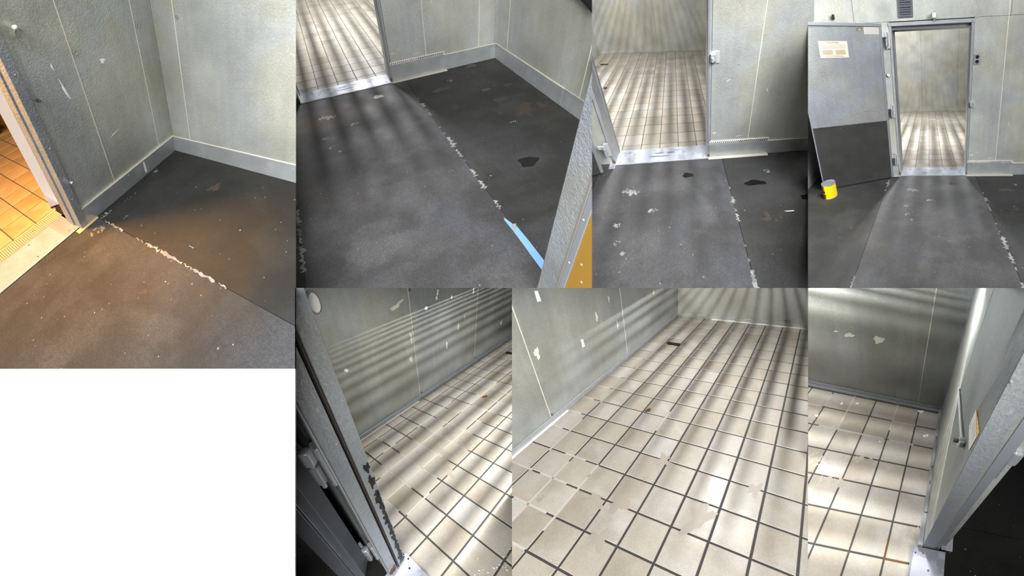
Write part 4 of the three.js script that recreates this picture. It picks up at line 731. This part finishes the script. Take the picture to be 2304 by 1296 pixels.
// ================================================================ picture 7: freezer corner seen over the door wall
{
  const b = new Bay(7), P = b.where, pz = 0.20548, zb = -1.268, xr = 0.6;
  const fl = b.structure('floor', `beige tiled freezer floor with water stains in the ${P}`, 'floor', [0, 0, -0.5]);
  tileFloor(b, fl, { x0: -1.6, x1: xr - 0.012, z0: zb, z1: 0.6, pz, mats: M.tiles, gap: 0.0085 });
  fillers(b, fl, [[-0.9, -0.42, -5 * pz - 0.006, -5 * pz + 0.006], [-0.35, 0.18, -4 * pz - 0.006, -4 * pz + 0.006], [0.22, 0.42, -4 * pz - 0.006, -4 * pz + 0.006], [0.2, 0.4, -5 * pz - 0.006, -5 * pz + 0.006], [0.194, 0.206, -1.25, -0.92], [-0.206, -0.194, -1.24, -0.82], [-0.406, -0.394, -1.2, -1.04]]);
  b.mesh('rusty_joint', box(0.395, 0.405, -0.003, -0.0012, -0.12, 0.02), M.groutBrown, fl); b.mesh('rusty_joint', box(0.405, 0.52, -0.003, -0.0012, -0.004, 0.004), M.groutBrown, fl);
  [[0.03, -0.62, 0.16, 0.06, 1], [-0.25, -0.52, 0.14, 0.05, 2], [0.12, -0.72, 0.08, 0.03, 3], [-0.05, -0.38, 0.12, 0.05, 4], [0.3, -0.32, 0.1, 0.03, 5], [-0.4, -0.45, 0.1, 0.03, 6], [0.55, -0.15, 0.05, 0.05, 7]].forEach(([x, z, rx, rz, s]) => {
    b.mesh('water_stain', flakes(0.0006, x, z, rx, rz, 14, 860 + s), M.stainSoft, fl);
  });
  const wb = b.structure('wall_back', `grey freezer wall across the top of the ${P}`, 'wall', [0, 0, zb]);
  panels(b, wb, 'z', zb, -0.08, [-1.6, 0.378, xr], 0, 1.5, M.shadedSheet);
  b.mesh('lock_port', cyl(0.011, 0.005, 'z', [0.4, 0.1, zb + 0.002], 16), M.edge, wb);
  [[-0.3, 0.57, 0.016, 0.005, 1], [0.02, 0.57, 0.04, 0.025, 2], [-0.2, 0.56, 0.04, 0.015, 3]].forEach(([x, y, a, c, s]) => b.mesh('smear', patch('z', zb + 0.0012, x, y, a, c, 0.2, 0.5, 880 + s), s === 1 ? M.white : M.caulk, wb));
  const wr = b.structure('wall_right', `smooth grey wall receding beside the doorway in the ${P}`, 'wall', [xr, 0, -0.6]);
  panels(b, wr, 'x', xr, 0.1, [zb, -0.6, -0.1], 0, 1.6, M.shadedSheet, M.white);
  b.mesh('corner_bead', box(xr - 0.01, xr, 0, 1.6, zb, zb + 0.008), M.base, wr);
  const tb = b.structure('trim_6', `bright cove trim along the far wall of the ${P}`, 'trim', [0, 0, zb]);
  b.mesh('cove', box(-1.6, xr, 0, 0.05, zb, zb + 0.012, 0.004), M.base, tb);
  b.mesh('ledge', box(-1.6, xr, 0, 0.022, zb, zb + 0.032, 0.004), M.bright, tb);
  const tr = b.structure('trim_7', `narrow metal channel along the right wall of the ${P}`, 'trim', [xr, 0, -0.6]);
  b.mesh('channel', box(xr - 0.024, xr, 0, 0.045, -1.24, -0.29, 0.004), M.base, tr);
  b.mesh('channel', box(xr - 0.03, xr, 0, 0.045, -0.286, -0.095, 0.004), M.bright, tr);
  [[-0.62, 1], [-0.9, 2], [-0.5, 3]].forEach(([z, s]) => b.mesh('rust', patch('y', 0.0455, xr - 0.012, z, 0.004, 0.02, 0, 0.6, 890 + s), M.rust, tr));
  // emergency release lever
  const lv = b.thing('release_lever', 'white release rod with a knob on the grey wall', 'lever', [xr, 0.84, -0.2]);
  b.mesh('rod', tube([[xr - 0.008, 0.888, -0.2], [xr - 0.008, 0.842, -0.36], [xr - 0.007, 0.776, -0.605]], 0.0055, 16, 8), M.white, lv);
  b.mesh('collar', join([cyl(0.014, 0.02, 'x', [xr - 0.01, 0.893, -0.188], 14), box(xr - 0.02, xr - 0.001, 0.882, 0.906, -0.2, -0.172, 0.005)]), M.white, lv);
  b.mesh('knob', cyl(0.0075, 0.018, 'x', [xr - 0.026, 0.893, -0.19], 12), M.darkEdge, lv);
  const sg = printTex(512, 512, (x, w, h) => { x.fillStyle = '#e8e6df'; x.fillRect(0, 0, w, h); x.fillStyle = '#d9a21c'; x.fillRect(w * 0.06, h * 0.04, w * 0.88, h * 0.24); x.fillStyle = '#f3e6bd'; for (let i = 0; i < 6; i++) x.fillRect(w * (0.1 + i * 0.14), h * 0.12, w * 0.1, h * 0.06); x.fillStyle = '#a7a294'; for (let i = 0; i < 5; i++) x.fillRect(w * 0.3, h * (0.36 + i * 0.06), w * (0.6 - 0.08 * (i % 2)), h * 0.02); x.strokeStyle = '#d08a12'; x.lineWidth = 14; x.beginPath(); x.arc(w * 0.2, h * 0.72, 34, 0, 4.5); x.stroke(); });
  { const g = new THREE.BufferGeometry(), c = [[1.012, -0.216], [0.944, -0.212], [0.943, -0.118], [1.036, -0.108]];
    g.setAttribute('position', new THREE.Float32BufferAttribute([0, 1, 2, 0, 2, 3].flatMap((i) => [xr - 0.0015, c[i][0], c[i][1]]), 3)); g.setAttribute('normal', new THREE.Float32BufferAttribute(Array(6).fill([-1, 0, 0]).flat(), 3)); const uv = [[0.02, 0.75], [0.02, 0.1], [0.98, 0.1], [0.98, 0.98]]; g.setAttribute('uv', new THREE.Float32BufferAttribute([0, 1, 2, 0, 2, 3].flatMap((i) => uv[i]), 2));
    b.tag(b.mesh('warning_sticker', g, new THREE.MeshStandardMaterial({ map: sg, roughness: 0.6 }), null, { uv: true }), 'white and orange printed sticker behind the release knob', 'sticker'); }
  const jm = b.structure('door_12', `dark embossed door jamb slanting across the right of the ${P}`, 'door frame', [0.65, 0, -0.1]);
  b.mesh('jamb', box(xr, 0.657, 0, 1.6, -0.2, -0.1, 0.002), M.stucco, jm);
  b.mesh('groove', box(0.656, 0.668, 0, 1.6, -0.2, -0.11), M.black, jm);
  b.mesh('frame_strip', box(0.667, 0.7, 0, 1.6, -0.2, -0.1, 0.002), M.edge, jm);
  b.mesh('outer_skin', box(0.7, 0.736, 0, 1.6, -0.6, -0.125), M.sheet, jm);
  b.mesh('rust', patch('z', -0.0985, 0.685, 0.03, 0.01, 0.02, 0, 0.5, 91), M.rust, jm);
  screws(b, jm, 'z', [[0.606, 1.19, -0.1], [0.663, 0.12, -0.11], [0.663, 0.05, -0.11]], 0.004, M.bright);
  keeperSide(b);
  const tp = b.thing('threshold', `bright scuffed threshold plate at the bottom, ${P}`, 'threshold', [0.64, 0, 0.1]);
  b.mesh('plate', box(0.545, 0.739, 0, 0.012, -0.095, 0.7, 0.003), M.plate, tp);
  b.mesh('rolled_edge', box(0.543, 0.553, 0, 0.015, -0.095, 0.7, 0.004), M.bright, tp);
  screws(b, tp, 'y', [[0.567, 0.012, -0.06], [0.61, 0.012, -0.065], [0.65, 0.012, 0.015]], 0.006, M.darkEdge);
  b.tag(b.mesh('plate_end', box(0.712, 0.78, 0, 0.006, -0.245, -0.105, 0.001), M.plate), `loose metal end plate beside the threshold, ${P}`, 'plate');
  const cf = b.structure('floor', `black rubber cooler floor at the right edge of the ${P}`, 'floor', [1.2, 0, -0.3]);
  b.mesh('floor_sheet', box(0.739, 2.6, -0.02, -0.001, -2.4, -0.2585), M.rubberBlack, cf);
  b.mesh('floor_sheet', box(0.739, 2.6, -0.02, -0.001, -0.2555, 0.8), M.rubberBlack, cf);
  grit(b, `pale grit on the black floor of the ${P}`, 120, 0.75, 1.9, -1.2, 0.3, 77, M.paint, 0.006);
  [[0.417, -1.206, 0.028, 0.02, 'large white paper flake by the far corner'], [0.502, -0.937, 0.014, 0.026, 'white tag with grey print near the channel'], [-0.274, -1.104, 0.014, 0.012, 'white flake on the tiles left of the others'], [-0.08, -1.246, 0.02, 0.01, 'white flake lying against the far trim'], [-0.149, -1.146, 0.01, 0.012, 'small white flake under the far trim flake'], [-0.408, -0.913, 0.012, 0.013, 'white flake nearest the left edge'], [0.158, -0.784, 0.009, 0.006, 'tiny white flake in the middle of the tiles']].forEach(([x, z, a, c, w], i) => {
    const f = b.tag(b.mesh('paper_flake', patch('y', 0.003, x, z, a, c, i, i === 1 ? 0.1 : 0.5, 920 + i, 12), M.white), w, 'flake', { group: 'paper flakes on the tiles' });
    if (i === 1 && f) b.mesh('print', join([box(0.495, 0.509, 0.0032, 0.0036, -0.945, -0.938), box(0.496, 0.508, 0.0032, 0.0036, -0.93, -0.926)]), M.edge, f);
  });
  stripLamp(b, { x: 0.06, y: 1.15, z: -1.05, len: 0.26, axis: 'x', w: 0.009, power: LIGHT.lower7, drop: 0.09, pitch: 0.018, n: 6, label: `louvred strip light hidden above the ${P}` });
}
function keeperSide(b) {
  const k = b.thing('latch_keeper', 'bright latch keeper beyond the slanting jamb', 'latch', [0.72, 0.85, -0.14]);
  b.mesh('plate', box(0.7, 0.708, 0.86, 0.99, -0.17, -0.102, 0.003), M.edge, k);
  b.mesh('hood', box(0.706, 0.735, 0.925, 0.985, -0.15, -0.108, 0.008), M.bright, k);
  b.mesh('roller', cyl(0.008, 0.05, 'y', [0.735, 0.955, -0.125], 12), M.chrome, k);
}

renderer.render(scene, camera);
